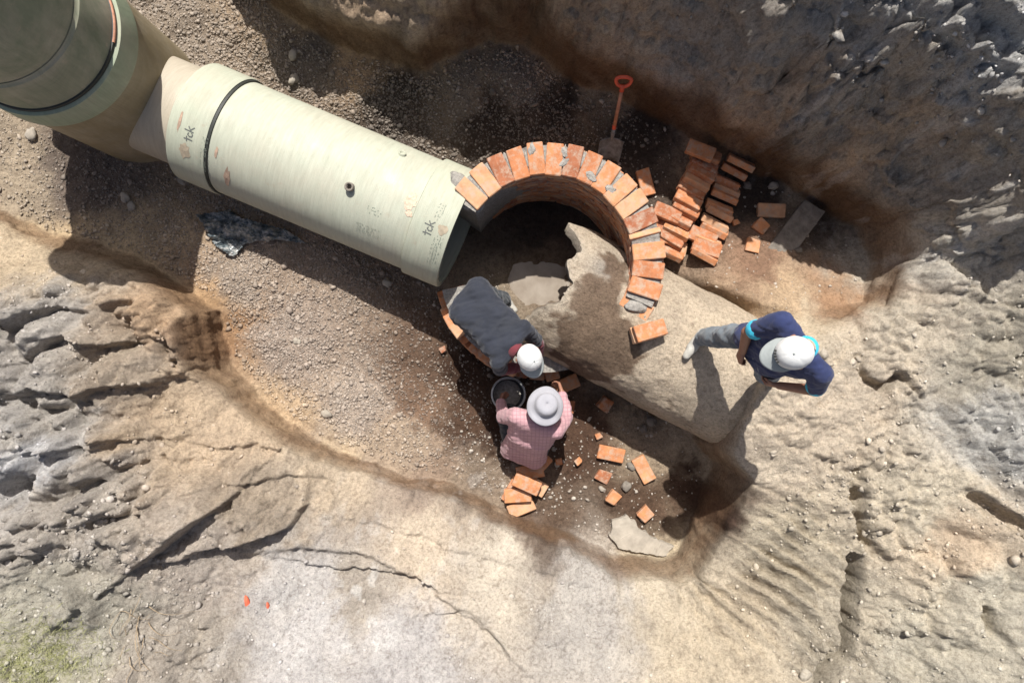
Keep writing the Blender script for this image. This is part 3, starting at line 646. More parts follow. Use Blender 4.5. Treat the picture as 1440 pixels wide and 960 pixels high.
Ro = Ro + .010*(fbm(Tm*11, Am*7, 5, 15, .65)-.5)*(.6+crust)
Ro = Ro*(1-.08*sstep(Tm, 1.7, 2.6)); Ri = CR-.05*sstep(Tm, 1.2, 2.2)-.085+.012*(fbm(Tm*6, Am*3, 3, 19)-.5)*2
def ring_pts(Rm): return np.stack([Tm, Rm*np.sin(Am), Rm*np.cos(Am)], -1).reshape(-1, 3)
Vc = np.r_[ring_pts(Ro), ring_pts(Ri)]; Fc = []; off = nt*na
for i in range(nt-1):
    for j in range(na):
        k = (j+1) % na; a, b, c, d = i*na+j, i*na+k, (i+1)*na+k, (i+1)*na+j
        Fc.append((a, b, c, d)); Fc.append((off+d, off+c, off+b, off+a))
for j in range(na):
    k = (j+1) % na; Fc.append((off+j, off+k, k, j)); e = (nt-1)*na; Fc.append((e+j, e+k, off+e+k, off+e+j))
old = mesh_np('concrete_pipe', Vc, Fc, M['earth']); along(old, CO, CD, 0)
tag(old, 'old concrete sewer pipe caked in dry mud with a jagged broken end', 'pipe')
# world y of local +y is CN, so angle is measured toward the far bank
damp = np.exp(-((Tm-.45)/.22)**2-((np.degrees(Am)+12)/34)**2)+np.exp(-((Tm-.62)/.2)**2-((np.degrees(Am)+42)/26)**2)+.8*np.exp(-((Tm-.5)/.25)**2-((np.degrees(Am)-40)/22)**2)
damp = damp+1.2*np.exp(-((Tm-.74)/.24)**2-((np.degrees(Am)+27)/24)**2)+np.exp(-((Tm-.62)/.24)**2-((np.degrees(Am)+58)/24)**2)
damp = sstep(damp+.75*(fbm(Tm*6, Am*4, 4, 27)-.5)*2, .38, .62)[..., None]
greym = np.exp(-((Tm-.42)/.16)**2-((np.degrees(Am)-28)/16)**2)[..., None]
cO = np.array([.50, .42, .325])*np.ones(Tm.shape+(3,)); cO = cO*(.92+.16*fbm(Tm*3, Am*2, 4, 33)[..., None])
bk_ = sstep(Tm, 1.0, 1.9)[..., None]; cO = cO*(1-bk_)+np.array([.56, .47, .36])*bk_
cO = cO*(1-greym*.8)+np.array([.33, .31, .28])*greym*.8
cO = cO*(1-damp*.88)+np.array([.15, .10, .068])*damp*.88
edge = np.exp(-(Tm-e0[None])/.05)[..., None]*(1-damp*.4); cO = cO*(1-.6*edge)+np.array([.46, .41, .34])*.6*edge
cI = np.broadcast_to(np.array([.2, .17, .14]), cO.shape)
att = old.data.color_attributes.new('Col', 'FLOAT_COLOR', 'POINT')
att.data.foreach_set('color', np.c_[np.r_[cO.reshape(-1, 3), cI.reshape(-1, 3)], np.ones(len(Vc))].astype(np.float32).ravel())
md = old.modifiers.new('e', 'EDGE_SPLIT'); md.split_angle = R(50)
def pipe_top(x, y):
    s = (x-CO.x)*CN.x+(y-CO.y)*CN.y
    return CO.z+math.sqrt(max(0, CR*CR-s*s)) if abs(s) < CR else -9

# ------------------------------------------------------------------ bricks
BL, BW, BH = .258, .132, .062
def brick_mesh(name, l=BL, w=BW, h=BH, broken=0, seed=0):
    rd = random.Random(seed); bm = bmesh.new(); bmesh.ops.create_cube(bm, size=1)
    for v in bm.verts:
        v.co = Vector((v.co.x*l, v.co.y*w, v.co.z*h))
        if broken and v.co.x > 0: v.co.x -= rd.uniform(.0, broken); v.co.y *= rd.uniform(.8, 1.0)
        v.co += Vector([rd.uniform(-.003, .003) for _ in range(3)])
    bmesh.ops.bevel(bm, geom=list(bm.edges), offset=.006, segments=1, affect='EDGES')
    for v in bm.verts: v.co += Vector([rd.uniform(-.0015, .0015) for _ in range(3)])
    bmesh.ops.recalc_face_normals(bm, faces=bm.faces)
    me = bpy.data.meshes.new(name); bm.to_mesh(me); bm.free(); me.materials.append(M['brick']); return me
BM = [brick_mesh('brick', seed=i) for i in range(5)]
HALF = [brick_mesh('brick_half', BL*.52, BW, BH, .05, 20+i) for i in range(4)]
BIT = [brick_mesh('brick_bit', .075, .06, .045, .03, 40+i) for i in range(4)]
def brick(loc, rot, me=None, parent=None, name='brick', label=None, group=None, scale=None):
    o = bpy.data.objects.new(name, me or random.choice(BM)); o.location = loc; o.rotation_euler = rot
    if scale: o.scale = scale
    link(o, parent)
    if label: tag(o, label, 'brick', group)
    return o
man = empty('brick_manhole', (WC.x, WC.y, 0)); tag(man, 'round brick manhole under construction where the two pipes meet', 'manhole')
TOPZ = 1.0
angs = [138.5, 127.5, 117, 106.7, 96.2, 86, 75.5, 65.2, 54.6, 43.8, 33.6, 22.8, 5.2, -5.2, -15.8]
RM = (RI+RO)/2
def place_ring(a, z, par, me=None, dr=0, tilt=0, yaw=0, name='brick', sc_=None):
    a = R(a); return brick((math.cos(a)*(RM+dr), math.sin(a)*(RM+dr), z-BH/2), (tilt, random.uniform(-.012, .012), a+yaw), me, par, name, scale=sc_)
def blocked(a, z, pad=.0):
    x = WC.x+math.cos(R(a))*RI; y = WC.y+math.sin(R(a))*RI
    s = (x-CO.x)*CN.x+(y-CO.y)*CN.y; t = (x-CO.x)*CD.x+(y-CO.y)*CD.y
    if t > 0 and math.hypot(s, z-CO.z) < CR-.02: return True
    s2 = (x-GO.x)*.386+(y-GO.y)*.9225; t2 = (x-GO.x)*GD.x+(y-GO.y)*GD.y
    return t2 < 0 and math.hypot(s2, z-.5) < .54
for a in angs: place_ring(a, TOPZ+random.uniform(-.004, .006), man, dr=random.uniform(-.008, .01), yaw=random.uniform(-.035, .035))
place_ring(-26.5, TOPZ-.055, man, yaw=-.12, tilt=.1)
place_ring(14.0, TOPZ-.02, man, tilt=R(62), name='brick', sc_=(1, .8, .8))
nb = 0
for c in range(1, 14):
    z = TOPZ-c*.0735
    if z < -.02: break
    for k in range(17):
        a = -26+k*10.5+(5 if c % 2 else 0)+random.uniform(-.6, .6)
        if a > 147 or blocked(a, z-BH/2): continue
        place_ring(a, z, man, dr=random.uniform(-.008, .008)); nb += 1
LOWZ = .42
for c in range(0, 6):
    z = LOWZ-c*.0735
    for k in range(10):
        a = 194+k*10.6+(5 if c % 2 else 0)+random.uniform(-1, 1)
        if c == 0 and k in (3, 6): continue
        if blocked(a, z-BH/2): continue
        place_ring(a, z, man, dr=.055+random.uniform(-.012, .012), yaw=random.uniform(-.05, .05)); nb += 1
def mortar_wall(a0, a1, z0, z1, nm='mortar'):
    nn = 150; pr = [(RI+.016, z0), (RI+.016, z1), (RO-.02, z1), (RO-.02, z0)]
    V, Fc = lathe(pr, nn, closed=True, a0=R(a0), a1=R(a1))
    V[:, 2] += .022*(fbm(V[:, 0]*14, V[:, 1]*14, 3, 44)-.6)*2*(V[:, 2] > z0+.05)
    Fc = list(Fc)+[(0, 1, 2, 3), tuple(nn*4+k for k in (3, 2, 1, 0))]
    return mesh_np(nm, V, Fc, M['mortar'], man, False)
mortar_wall(36, 146, -.1, TOPZ-.013); mortar_wall(-24, 36, .55, TOPZ-.022); mortar_wall(192, 292, -.15, LOWZ-.03)
def lump(loc, s, mat, parent=None, name='mortar', seed=0, flat=.5):
    bm = bmesh.new(); bmesh.ops.create_icosphere(bm, subdivisions=3, radius=1); rd = np.random.default_rng(seed)
    o_ = rd.uniform(0, 50, 2)
    for v in bm.verts:
        f = 1+.9*(float(fbm(v.co.x*1.6+o_[0]+v.co.z, v.co.y*1.6+o_[1]-v.co.z, 3, 3))-.5)
        v.co = Vector((v.co.x*s[0]*f, v.co.y*s[1]*f, v.co.z*s[2]*f))
    o = bm_obj(name, bm, mat, parent, True); o.location = loc; o.rotation_euler = (0, 0, random.uniform(0, 6)); return o
for i, a in enumerate([133, 122, 112, 101.5, 91, 81, 70.4, 60, 49]):     # mortar squeezed between the top bricks
    aa = R(a); r_ = random.uniform(.83, .86); o = lump((math.cos(aa)*r_, math.sin(aa)*r_, TOPZ-.028), (.085, .016, .022), M['mortar'], man, seed=i); o.rotation_euler = (0, 0, aa)
for i, (a, r_) in enumerate([(81, .88), (80, .80), (62, .76), (48, .77), (98, .9)]):
    aa = R(a); o = lump((math.cos(aa)*r_, math.sin(aa)*r_, TOPZ), (.05, .03, .007), M['mortar'], man, seed=30+i)
aa = R(139.5); o = lump((math.cos(aa)*.9, math.sin(aa)*.9-.01, TOPZ-.075), (.19, .105, .05), M['mortar'], man, seed=61); o.rotation_euler = (0, 0, aa)
aa = R(-27); o = lump((math.cos(aa)*.82, math.sin(aa)*.82, TOPZ-.05), (.09, .05, .02), M['mortar'], man, seed=62)
# --- bricks stacked beside the manhole
LBL = 'orange brick in the leaning double stack beside the brick manhole'; GRP_ = 'bricks stacked beside the manhole'
def stack_brick(u, v, z, yaw, tilt, lying=False):
    x, y, _ = W(u, v, z)
    brick((x, y, z), (tilt, 0, R(yaw)), None, None, 'brick', LBL, GRP_)
# left file: long sides lie across; bricks lean on one another like fallen dominoes
for i in range(11):
    f = i/10; u = 1000-58*f+random.uniform(-4, 4); v = 210+140*f+random.uniform(-3, 3)
    zb = .30-.10*f
    x, y, _ = W(u, v, zb)
    zb = float(gz(x, y))+.185-.05*f+random.uniform(-.012, .012)
    brick((x, y, zb), (R(-30+random.uniform(-9, 8)), R(random.uniform(-3, 3)), R(-27+random.uniform(-5, 5))), None, None, 'brick', 'brick leaning in the higher file of the stack, the file next to the brick ring', 'bricks in the higher file of the stack')
for i in range(12):
    f = i/11; u = 1036-50*f+random.uniform(-4, 4); v = 230+130*f+random.uniform(-3, 3)
    x, y, _ = W(u, v, .12); zb = float(gz(x, y))+.085+random.uniform(-.008, .01)
    brick((x, y, zb), (R(-58+random.uniform(-7, 7)), R(random.uniform(-3, 3)), R(-26+random.uniform(-4, 4))), None, None, 'brick', 'brick on edge in the lower file of the stack, toward the shaded wall', 'bricks in the lower file of the stack')
for i in range(9):      # the course that carries the upper file
    f = i/8; u = 992-50*f; v = 222+122*f; x, y, _ = W(u, v, .05)
    brick((x, y, float(gz(x, y))+.035), (R(random.uniform(-3, 3)), R(random.uniform(-3, 3)), R(-27+random.uniform(-4, 4))), None, None, 'brick', LBL, GRP_)
for (u, v, yaw, zz) in ((985, 212, -22, .26), (938, 300, -22, .21), (934, 318, -24, .14), (942, 334, -12, .15), (985, 335, -24, .13), (990, 350, -20, .12), (945, 350, -10, .08)):
    x, y, _ = W(u, v, zz); brick((x, y, float(gz(x, y))+zz), (R(random.uniform(-12, 4)), R(random.uniform(-4, 4)), R(yaw)), None, None, 'brick', LBL, GRP_)
# --- single bricks
def loose(u, v, yaw, label, me=None, up=0, tilt=0, group=None, sc_=None, z=None):
    p = PW(u, v)
    if z is not None: p = Vector(W(u, v, z))
    o = brick((p.x, p.y, p.z+BH*.42+up), (R(tilt), R(random.uniform(-3, 3)), R(yaw)), me, None, 'brick' if (me is None or me in BM) else 'broken_brick', label, group)
    return o
x, y, _ = W(908, 467, .95); s0 = pipe_top(x, y)
brick((x, y, s0+.028), (R(-8), R(12), R(14)), None, None, 'brick', 'brick lying flat on the concrete pipe under another brick')
x, y, _ = W(914, 465, 1.04); brick((x, y, s0+.095), (R(-6), R(10), R(15)), None, None, 'brick', 'pale brick on top of another brick on the concrete pipe')
loose(1082, 298, -3, 'whole brick lying alone in the shade beside the brick stack')
loose(1068, 318, 50, 'broken brick half between the whole brick and the grey slab', HALF[0])
loose(1057, 346, -15, 'pale brick half in the sun by the corner of the grey slab', HALF[1])
loose(1034, 313, 20, 'small brick fragment between stack and lone brick', BIT[0])
loose(907, 258, 105, 'dark damp brick lying outside the top of the brick ring')
loose(858, 637, -12, 'whole pale brick lying flat on the pit floor by the concrete pipe')
loose(904, 659, -62, 'whole brick lying on rubble at the end of the pit')
loose(848, 667, 60, 'broken brick half next to the pale whole brick', HALF[2])
loose(863, 699, -35, 'square brick half beside the dark stone', HALF[3], sc_=.6)
loose(907, 721, -45, 'reddish brick half above the spilled mortar', HALF[0])
loose(850, 567, 55, 'broken brick leaning under the side of the concrete pipe', HALF[1], tilt=20)
loose(786, 648, 10, 'small orange brick fragment beside the crouching worker', BIT[1]); loose(813, 647, 40, 'orange brick fragment on the pit floor', BIT[2])
loose(624, 491, 30, 'tiny brick fragment beside the low brick course', BIT[3]); loose(842, 612, 25, 'thin brick sliver in the soil below the concrete pipe', BIT[0])
loose(795, 540, 24, 'brick lying behind the hat of the crouching worker, in the shade', None, .02); loose(797, 570, 80, 'brick beside the brim of the wide hat', HALF[2], .02)
loose(774, 523, 15, 'brick under the grey cap brim of the bending worker', HALF[1], .24)
PL = 'brick in the small pile behind the crouching worker'; PG = 'bricks piled behind the crouching worker'
for (u, v, yaw, up) in ((728, 692, 4, .085), (740, 674, -25, .16), (733, 712, 22, .0), (757, 652, 48, .07), (722, 688, 60, .0), (750, 680, -30, .02), (745, 660, 10, .08)):
    loose(u, v, yaw, PL, None, up, 0, PG)

# ------------------------------------------------------------------ slab, spilled mortar, stones
def plate(name, px, th, mat, z=None, rough_=.006, lift=0.0):
    P = [PW(u, v) for u, v in px]; zc = (sum(p.z for p in P)/len(P) if z is None else z)+lift
    bm = bmesh.new(); a = []
    for p in P: a.append(bm.verts.new((p.x, p.y, zc+th)))
    f = bm.faces.new(a); r_ = bmesh.ops.extrude_face_region(bm, geom=[f])
    for v in r_['geom']:
        if isinstance(v, bmesh.types.BMVert): v.co.z -= th+.05
    bmesh.ops.triangulate(bm, faces=bm.faces[:]); bmesh.ops.subdivide_edges(bm, edges=bm.edges[:], cuts=3, use_grid_fill=True)
    for v in bm.verts: v.co += Vector([random.uniform(-rough_, rough_) for _ in range(3)])
    return bm_obj(name, bm, mat)
tag(plate('concrete_slab', [(1078, 352), (1122, 287), (1154, 300), (1112, 364)], .05, M['slab']), 'flat grey concrete slab half in shade on the trench floor', 'slab')
cx, cy = 898, 755; ring = []
base = [(862, 728), (880, 722), (893, 735), (912, 750), (932, 760), (945, 768), (940, 785), (915, 782), (890, 776), (868, 768), (855, 750)]
for i in range(len(base)):
    a = base[i]; b = base[(i+1) % len(base)]
    for k in range(4): ring.append((a[0]+(b[0]-a[0])*k/4+random.uniform(-2.5, 2.5), a[1]+(b[1]-a[1])*k/4+random.uniform(-2.5, 2.5)))
mp = simple('dry_mortar', (.33, .29, .235), .95, .2, 9, .5, .01)
tag(plate('spilled_mortar', ring, .02, mp, None, .002), 'pale dried mortar spill on the pit floor', 'mortar')
ring2 = [(868+random.uniform(-3, 3)+52*math.cos(a)*(.8+.4*random.random()), 590+18*math.sin(a)+26*math.cos(a)) for a in np.linspace(0, 2*math.pi, 22)[:-1]]
stones = [(1050, 262, .045, 'grey stone against the right side of the brick stack'), (1087, 262, .05, 'pale pointed stone at the foot of the shaded wall'), (1122, 352, .035, 'white stone on the edge of the grey slab'),
          (880, 683, .055, 'dark grey stone among the broken bricks'), (846, 687, .035, 'white stone beside the broken brick half'), (888, 655, .05, 'grey rubble lump left of the long brick'), (783, 652, .03, 'white stone by the crouching worker'),
          (460, 582, .05, 'pale cobble lying on the gravel by the tan bank'), (418, 480, .04, 'round stone alone on the gravel'), (178, 278, .05, 'pale stone in the shade of the riser'), (186, 290, .045, 'smaller pale stone in the shade of the riser'), (413, 78, .05, 'flat stone on the shaded gravel behind the pipe'), (414, 113, .055, 'pale flat stone on the gravel next to the pipe sleeve'),
          (258, 255, .06, 'stone wedged under the pipe sleeve'), (545, 398, .05, 'stone in the shadow of the pipe'), (915, 590, .06, 'concrete chunk in the crack beside the old pipe'), (905, 602, .045, 'smaller concrete chunk beside the old pipe'), (45, 190, .06, 'stone at the foot of the riser')]
for i, (u, v, s, l) in enumerate(stones):
    p = PW(u, v); o = lump((p.x, p.y, p.z+s*.3), (s, s*.75, s*.6), M['slab'] if 'grey' in l or 'concrete' in l else mp, None, 'stone', 100+i); tag(o, l, 'stone')
# ------------------------------------------------------------------ black plastic sheet
tp = [(281, 303), (326, 296), (348, 309), (402, 322), (442, 346), (400, 340), (352, 343), (331, 363), (308, 349), (290, 322)]
PTS = [PW(u, v) for u, v in tp]; xs = np.linspace(min(p.x for p in PTS), max(p.x for p in PTS), 90); ys = np.linspace(min(p.y for p in PTS), max(p.y for p in PTS), 50)
TX, TY = np.meshgrid(xs, ys); inn = inside(TX+.02*(fbm(TX*9, TY*9, 3, 5)-.5), TY+.03*(fbm(TX*9, TY*9, 3, 6)-.5), [p[:] for p in PTS])
TZ = gz(TX, TY)+.02+.2*np.abs(billow(TX*5+TY*4, TY*8-TX*2, 4, 12)-.15)
idx = -np.ones(TX.shape, int); idx[inn] = np.arange(inn.sum()); Fc = []
for j in range(TX.shape[0]-1):
    for i in range(TX.shape[1]-1):
        q = (idx[j, i], idx[j, i+1], idx[j+1, i+1], idx[j+1, i])
        if min(q) >= 0: Fc.append(q)
tarp = mesh_np('plastic_sheet', np.c_[TX[inn], TY[inn], TZ[inn]], Fc, M['tarp'], None, False); tag(tarp, 'crumpled black plastic sheet on the gravel beside the pipe', 'plastic sheet')
sm = tarp.modifiers.new('s', 'SOLIDIFY'); sm.thickness = .004
# ------------------------------------------------------------------ shovel
sh = empty('shovel'); tag(sh, 'shovel with orange handle leaning against the shaded wall', 'shovel')
tip = Vector(W(855, 224, .04)); top = Vector(W(879, 104, .80)); tip.z = float(gz(tip.x, tip.y))+.01
ax = (top-tip).normalized(); q = ax.to_track_quat('Z', 'Y'); sh.location = tip; sh.rotation_mode = 'QUATERNION'; sh.rotation_quaternion = q
Ls = (top-tip).length
def cyl(name, prof, mat, par, n=20): V, Fc = lathe(prof, n); return mesh_np(name, V, Fc, mat, par)
cyl('shaft', [(.001, .38), (.016, .38), (.0165, .6), (.016, Ls-.13), (.001, Ls-.13)], M['wood'], sh)
cyl('ferrule', [(.018, .36), (.0185, .41), (.017, .415)], M['red'], sh)
cyl('socket', [(.012, .24), (.02, .30), (.019, .37), (.001, .372)], M['steel'], sh)
bm = bmesh.new(); vs = []
for iz in range(9):
    for ix in range(9):
        u_ = ix/8-.5; z_ = iz/8*.27; w_ = .22*(1 if iz > 1 else .96); vs.append(bm.verts.new((u_*w_, .05*(u_*2)**2-.02+(.02 if iz == 8 else 0), z_)))
for iz in range(8):
    for ix in range(8): bm.faces.new((vs[iz*9+ix], vs[iz*9+ix+1], vs[iz*9+ix+10], vs[iz*9+ix+9]))
bl = bm_obj('blade', bm, simple('muddy_blade', (.17, .18, .18), .6, .6, 18, .4, .004), sh, True); so = bl.modifiers.new('s', 'SOLIDIFY'); so.thickness = .004
V = []; Fc = []; K = 26                          # D grip
path = [(0, Ls-.15), (0, Ls-.12)]+[(.065*math.sin(a), Ls-.06-(.065 if math.cos(a) > 0 else .03)*math.cos(a)) for a in np.linspace(0, 2*math.pi, K)]
for i, (px_, pz_) in enumerate(path[2:]):
    nxt = path[2:][(i+1) % K]; tx, tz = nxt[0]-px_, nxt[1]-pz_; l = math.hypot(tx, tz) or 1; nx_, nz_ = -tz/l, tx/l
    for k in range(8):
        b = 2*math.pi*k/8; V.append((px_+nx_*.016*math.cos(b), .016*math.sin(b), pz_+nz_*.016*math.cos(b)))
for i in range(K-1):
    for k in range(8): Fc.append((i*8+k, i*8+(k+1) % 8, (i+1)*8+(k+1) % 8, (i+1)*8+k))
mesh_np('grip', V, Fc, M['red'], sh); cyl('grip_collar', [(.001, Ls-.17), (.021, Ls-.17), (.019, Ls-.11), (.001, Ls-.11)], M['red'], sh)
# ------------------------------------------------------------------ bucket
bp = W(711, 558, .24); bz0 = float(gz(bp[0], bp[1]))
bk = empty('bucket', (bp[0], bp[1], bz0), (R(-4), R(5), 0)); tag(bk, 'black mortar bucket with pale rim in front of the crouching worker', 'bucket')
V, Fc = lathe([(.001, .0), (.115, .0), (.15, .30), (.145, .30), (.112, .012), (.001, .012)], 40); mesh_np('shell', V, Fc, M['bucket'], bk)
V, Fc = lathe([(.149, .284), (.162, .290), (.162, .308), (.146, .310), (.143, .296)], 40, closed=True); mesh_np('rim', V, Fc, M['rim'], bk)
V, Fc = lathe([(.001, .17), (.06, .175), (.131, .165)], 30); mesh_np('mortar', V, Fc, M['mortar'], bk)
V, Fc = [], []
for i in range(25):
    a = math.pi*i/24; c0 = Vector((.155*math.cos(a), .02+.12*math.sin(a), .295+.03*math.sin(a)))
    for k in range(6):
        b = 2*math.pi*k/6; V.append(c0+Vector((.0035*math.cos(b)*math.cos(a), .0035*math.cos(b)*math.sin(a), .0035*math.sin(b))))
for i in range(24):
    for k in range(6): Fc.append((i*6+k, i*6+(k+1) % 6, i*6+6+(k+1) % 6, i*6+6+k))
mesh_np('handle', V, Fc, M['steel'], bk)

# ------------------------------------------------------------------ people
SPH = None
def sph():
    global SPH
    if SPH is None:
        b = bmesh.new(); bmesh.ops.create_icosphere(b, subdivisions=2, radius=1); SPH = [v.co.copy() for v in b.verts]; b.free()
    return SPH
def hulls(parts):
    """each part is a list of (point, radius): the hull of its balls"""
    bm = bmesh.new()
    for part in parts:
        vs = [bm.verts.new(Vector(p)+c*r_) for p, r_ in part for c in sph()]
        res = bmesh.ops.convex_hull(bm, input=vs)
        bmesh.ops.delete(bm, geom=[g for g in res['geom_interior'] if isinstance(g, bmesh.types.BMVert)], context='VERTS')
    return bm
def skin(name, parts, mat, parent, vox=.01, smooth=6, fold=0, fs=9, seed=0):
    bm = hulls(parts); bmesh.ops.recalc_face_normals(bm, faces=bm.faces)
    tmp = bpy.data.meshes.new('t'); bm.to_mesh(tmp); bm.free(); o = bpy.data.objects.new('t', tmp); COL.objects.link(o)
    r_ = o.modifiers.new('r', 'REMESH'); r_.mode = 'VOXEL'; r_.voxel_size = vox
    s_ = o.modifiers.new('s', 'SMOOTH'); s_.factor = .5; s_.iterations = smooth
    dg_ = bpy.context.evaluated_depsgraph_get(); me = bpy.data.meshes.new_from_object(o.evaluated_get(dg_))
    bpy.data.objects.remove(o); bpy.data.meshes.remove(tmp); me.name = name
    nv = len(me.vertices); co = np.empty(nv*3, np.float32); no = np.empty(nv*3, np.float32)
    me.vertices.foreach_get('co', co); me.vertices.foreach_get('normal', no); co = co.reshape(-1, 3); no = no.reshape(-1, 3)
    if fold:
        x, y, z = co.T*1.0
        q = billow((x+y*.6+z*.3)*fs*.55+seed, (z*.8+y-x*.5)*fs*1.5, 3, seed+3)-.35
        q2 = fbm((x+y)*fs*.35+seed, (z-y)*fs*1.8, 3, seed+9)-.5
        co = co + no*(fold*(q*1.0+q2*1.3))[:, None]; me.vertices.foreach_set('co', co.astype(np.float32).ravel())
    me.polygons.foreach_set('use_smooth', [True]*len(me.polygons)); me.materials.clear(); me.materials.append(mat); me.update()
    return link(bpy.data.objects.new(name, me), parent)
def V3(*a): return Vector(a)
def arm_hand(sh_, el, wr, fdir, nrm):
    """upper arm, forearm, palm and five curled fingers"""
    f = fdir.normalized(); nrm = (nrm-f*nrm.dot(f)).normalized(); sd = f.cross(nrm)
    P = [[(sh_, .052), (el, .041)], [(el, .04), (wr, .028)]]
    k = wr+f*.085
    P.append([(wr+f*.015+sd*.018, .018), (wr+f*.015-sd*.018, .018), (k+sd*.03, .014), (k-sd*.03, .014)])
    for i, (o_, L) in enumerate(((-.031, .062), (-.0105, .075), (.0105, .07), (.031, .055))):
        a = k+sd*o_; b = a+(f*.75+nrm*.55).normalized()*L*.5; c = b+(f*.25+nrm*.95).normalized()*L*.5
        P += [[(a-f*.01, .0095), (b, .0088)], [(b, .0088), (c, .0075)]]
    a = wr+f*.03-sd*.026; b = a+(f*.6-sd*.75+nrm*.3).normalized()*.042; c = b+(f*.85-sd*.1+nrm*.5).normalized()*.032
    P += [[(a, .013), (b, .0105)], [(b, .0105), (c, .0085)]]
    return P
def head_parts(c, fwd, up):
    f = fwd.normalized(); u = (up-f*up.dot(f)).normalized(); s = f.cross(u)
    P = [[(c+u*.03-f*.02, .092), (c+u*.025+f*.02, .088)], [(c+u*.0+f*.03, .075), (c-u*.07+f*.045, .045)],
         [(c+f*.10-u*.015, .012), (c+f*.118-u*.035, .014)], [(c+f*.088-u*.065+s*.02, .01), (c+f*.088-u*.065-s*.02, .01)], [(c+f*.082+u*.02+s*.03, .014), (c+f*.082+u*.02-s*.03, .014)]]
    for k in (1, -1): P.append([(c+s*.088*k+u*.01, .012), (c+s*.092*k-u*.03-f*.005, .010), (c+s*.095*k+u*.008-f*.02, .012)])
    return P
def person(name, label, J, cl, ang=0):
    """J: joints in world space; cl: cloth options"""
    base = (J['ankL']+J['ankR'])/2; base.z = min(J['ankL'].z, J['ankR'].z)-.08
    rel = {k: (v-base if k not in ('face', 'up', 'fL', 'fR', 'hdL', 'hdR', 'nL', 'nR') else v) for k, v in J.items()}
    g = lambda k: rel[k]
    sp = (g('shL')-g('shR')).normalized(); mid = (g('shL')+g('shR'))/2; hp = (g('hipL')+g('hipR'))/2; spine = (mid-hp)
    bf = g('face'); ch = hp+spine*.62; wa = hp+spine*.28
    n_ = sp.cross(spine).normalized()
    if n_.dot(bf) < 0: n_ = -n_
    def torso(e):
        return [[(g('shL')-sp*.05, .062+e), (g('shR')+sp*.05, .062+e), (ch+sp*.10+n_*.01, .10+e), (ch-sp*.10+n_*.01, .10+e)],
                [(ch+sp*.09, .105+e), (ch-sp*.09, .105+e), (wa+sp*.075, .10+e), (wa-sp*.075, .10+e)],
                [(wa+sp*.075, .10+e), (wa-sp*.075, .10+e), (g('hipL')+sp*.01, .10+e), (g('hipR')-sp*.01, .10+e)]]
    body = torso(-.012)
    body += [[(mid+spine.normalized()*.01, .06), (g('head')-g('up').normalized()*.06, .052)]] + head_parts(g('head'), bf, g('up'))
    for s in 'LR':
        body += arm_hand(g('sh'+s), g('el'+s), g('wr'+s), g('hd'+s), g('n'+s))
        body += [[(g('hip'+s), .085), (g('kn'+s), .056)], [(g('kn'+s), .056), (g('kn'+s)*.6+g('ank'+s)*.4-Vector((0, 0, 0)), .054), (g('ank'+s), .036)],
                 [(g('ank'+s)-Vector((0, 0, .03)), .035), (g('ank'+s)+g('f'+s)*.15-Vector((0, 0, .045)), .028)]]
    b = skin(name, body, M['skin'], None, .0065, 3); b.location = base; tag(b, label, 'person', None)
    tr = torso(-.014)[2:]
    for s in 'LR':
        tr += [[(g('hip'+s), .105), (g('kn'+s), .082)], [(g('kn'+s), .082), (g('kn'+s)*.55+g('ank'+s)*.45, .078), (g('ank'+s)+Vector((0, 0, .01)), .056)]]
        fd = g('f'+s); sidev = fd.cross(Vector((0, 0, 1))); a_ = g('ank'+s)
        shp = [[(a_-fd*.045-Vector((0, 0, .035)), .04), (a_+Vector((0, 0, -.01)), .043), (a_+fd*.10-Vector((0, 0, .045))+sidev*.012, .036), (a_+fd*.10-Vector((0, 0, .045))-sidev*.012, .036)],
               [(a_+fd*.10-Vector((0, 0, .045)), .042), (a_+fd*.175-Vector((0, 0, .052)), .032)]]
        skin('shoe', shp, cl['shoe'], b, .008, 4)
    skin('trousers', tr, cl['legs'], b, .011, 4, .026, 9, 3)
    st = torso(cl.get('loose', .016))
    if cl.get('hem'): st[2] = [(wa+sp*.08, .118), (wa-sp*.08, .118), (hp+sp*.11-spine.normalized()*.04, .118), (hp-sp*.11-spine.normalized()*.04, .118)]
    under = []
    for s in 'LR':
        S, E, Wr = g('sh'+s), g('el'+s), g('wr'+s); k = cl['sleeve']
        if k >= 1.5: st += [[(S, .076), (E, .062)], [(E, .062), (E+(Wr-E)*.88, .047)]]
        else:
            e2 = S+(E-S)*k; st += [[(S, .072), (e2, .064)]]
            if cl.get('under'): under += [[(S+(E-S)*.5, .056), (E, .054)], [(E, .054), (E+(Wr-E)*.9, .043)]]
            if cl.get('cuff'):
                dv = (E-S).normalized(); skin('cuff', [[(e2+dv*.004, .069), (e2+dv*.008, .068)]], cl['cuff'], b, .008, 2)
    skin('shirt', st, cl['top'], b, .0105, 4, cl.get('fold', .018), 9, 1)
    if under:
        for i in range(0, len(under), 2): skin('sleeve', under[i:i+2], cl['under'], b, .01, 4, .01, 14, 5)
    if cl.get('collar'):
        c0 = mid+spine.normalized()*.05; Vc_, Fc_ = lathe([(.062, -.03), (.073, -.005), (.07, .025), (.062, .03)], 30)
        o = mesh_np('collar', Vc_, Fc_, cl['collar'], b); o.location = c0; o.rotation_mode = 'QUATERNION'; o.rotation_quaternion = (g('head')-mid).normalized().to_track_quat('Z', 'Y')
    # hair under the hat
    f = bf.normalized(); u = (g('up')-f*g('up').dot(f)).normalized()
    skin('hair', [[(g('head')+u*.03-f*.012, .09), (g('head')-u*.035-f*.04, .066)]], M['hair'], b, .01, 2, .004, 60)
    return b, g('head'), f, u
